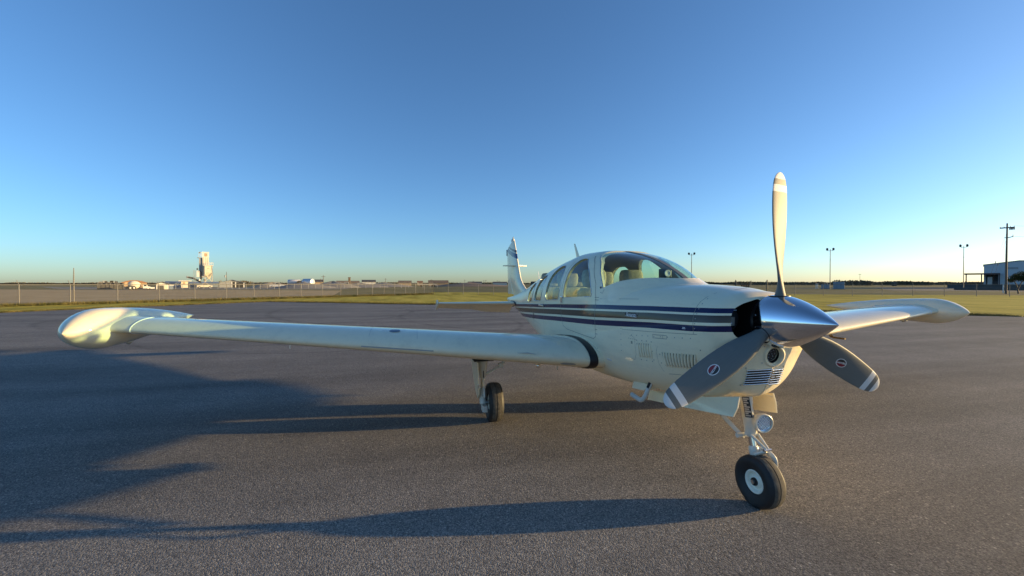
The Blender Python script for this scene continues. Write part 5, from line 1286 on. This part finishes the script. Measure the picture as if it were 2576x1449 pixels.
def wood(name, u0, u1, d, h, n, seed, label, mat, size=.9):
    a, b = np.array(at_depth(u0, d)), np.array(at_depth(u1, d)); hs_ = np.random.default_rng(seed).uniform(.45, 1, 60)
    def fn(g):
        q = g.uniform(); hh = h*np.interp(q*59, range(60), hs_); p = a+(b-a)*q+np.array([FH[0], FH[1], 0])*g.uniform(-8, 8); p = p.copy(); p[2] = hh*g.uniform(0, 1)**.8; return p
    v, f = leaf_cloud(n, fn, size, seed); o = MB().add(v, f).build(name, mat, None, fix=False); tag(o, label, 'trees', kind='stuff')
wood('far_wood', 1560, 2900, 640, 4.4, 16000, 5, 'thin dark line of far trees along the horizon right of the airplane', FM, 1.3)
wood('far_wood', -600, 1500, 900, 4.5, 14000, 6, 'very thin line of far scrub along the horizon left of the airplane', FM, 1.3)
wood('tree_clump', 2112, 2175, 330, 4.3, 2600, 8, 'darker clump of trees on the horizon behind the utility cabinets', FM, .8)
wood('tree_clump', 2236, 2330, 360, 3.6, 2600, 9, 'scattered clump of scrub trees on the far field left of the warehouse', TM, .8)
wood('field_scrub', 1850, 2500, 420, 3.2, 6000, 10, 'low brown scrub across the far field beyond the fence', FM, .8)
wood('tree_clump', 560, 620, 420, 4.6, 1200, 12, 'small dark trees on the horizon behind the grey metal barn', FM, .8)
# ------------------------------------------------------------------ grass blades along the apron edge and the fence foot
def grass(name, n, fn, hmin, hmax, label, mat, seed):
    g = np.random.default_rng(seed); v = []; f = []
    for i in range(n):
        p = fn(g)
        if p is None: continue
        h = g.uniform(hmin, hmax); a = g.uniform(0, 6.283); w = .010+.006*g.uniform(); le = g.normal(size=2)*h*.45; k = len(v)
        v += [(p[0]-math.cos(a)*w, p[1]-math.sin(a)*w, p[2]), (p[0]+math.cos(a)*w, p[1]+math.sin(a)*w, p[2]), (p[0]+le[0], p[1]+le[1], p[2]+h)]; f.append((k, k+1, k+2))
    o = MB().add(v, f).build(name, mat, None, fix=False); tag(o, label, 'grass', kind='stuff')
GM = leaf_mat('grass_blade', (.085, .085, .02), (.22, .18, .06))
el = [np.array(p) for p in apron_edge]; seg = [np.linalg.norm(b-a) for a, b in zip(el[:-1], el[1:])]; cs_ = np.cumsum([0]+seg)
inward = np.array([FH[0], FH[1], 0])
def edge_fn(g):
    q = g.uniform(0, cs_[-1]); i = min(len(seg)-1, int(np.searchsorted(cs_, q)-1)); i = max(i, 0); p = el[i]+(el[i+1]-el[i])*((q-cs_[i])/seg[i])
    n_ = .12*math.sin(q*1.7)+.10*math.sin(q*.63+1)
    off = abs(g.normal())*.9-.16+n_; p = p+inward*off; return (p[0], p[1], -.004 if off > 0 else .001)
grass('edge_grass', 60000, edge_fn, .03, .11, 'short dry grass growing ragged along the asphalt edge', GM, 21)
fa, fb = np.array(fenceA(-260)), np.array(fenceA(1090))
def fence_fn(g):
    a = g.uniform(); p = fa+(fb-fa)*a-inward*(g.normal()*.35); return (p[0], p[1], -.006)
grass('fence_grass', 26000, fence_fn, .08, .30, 'taller weeds growing along the foot of the chain-link fence', GM, 23)
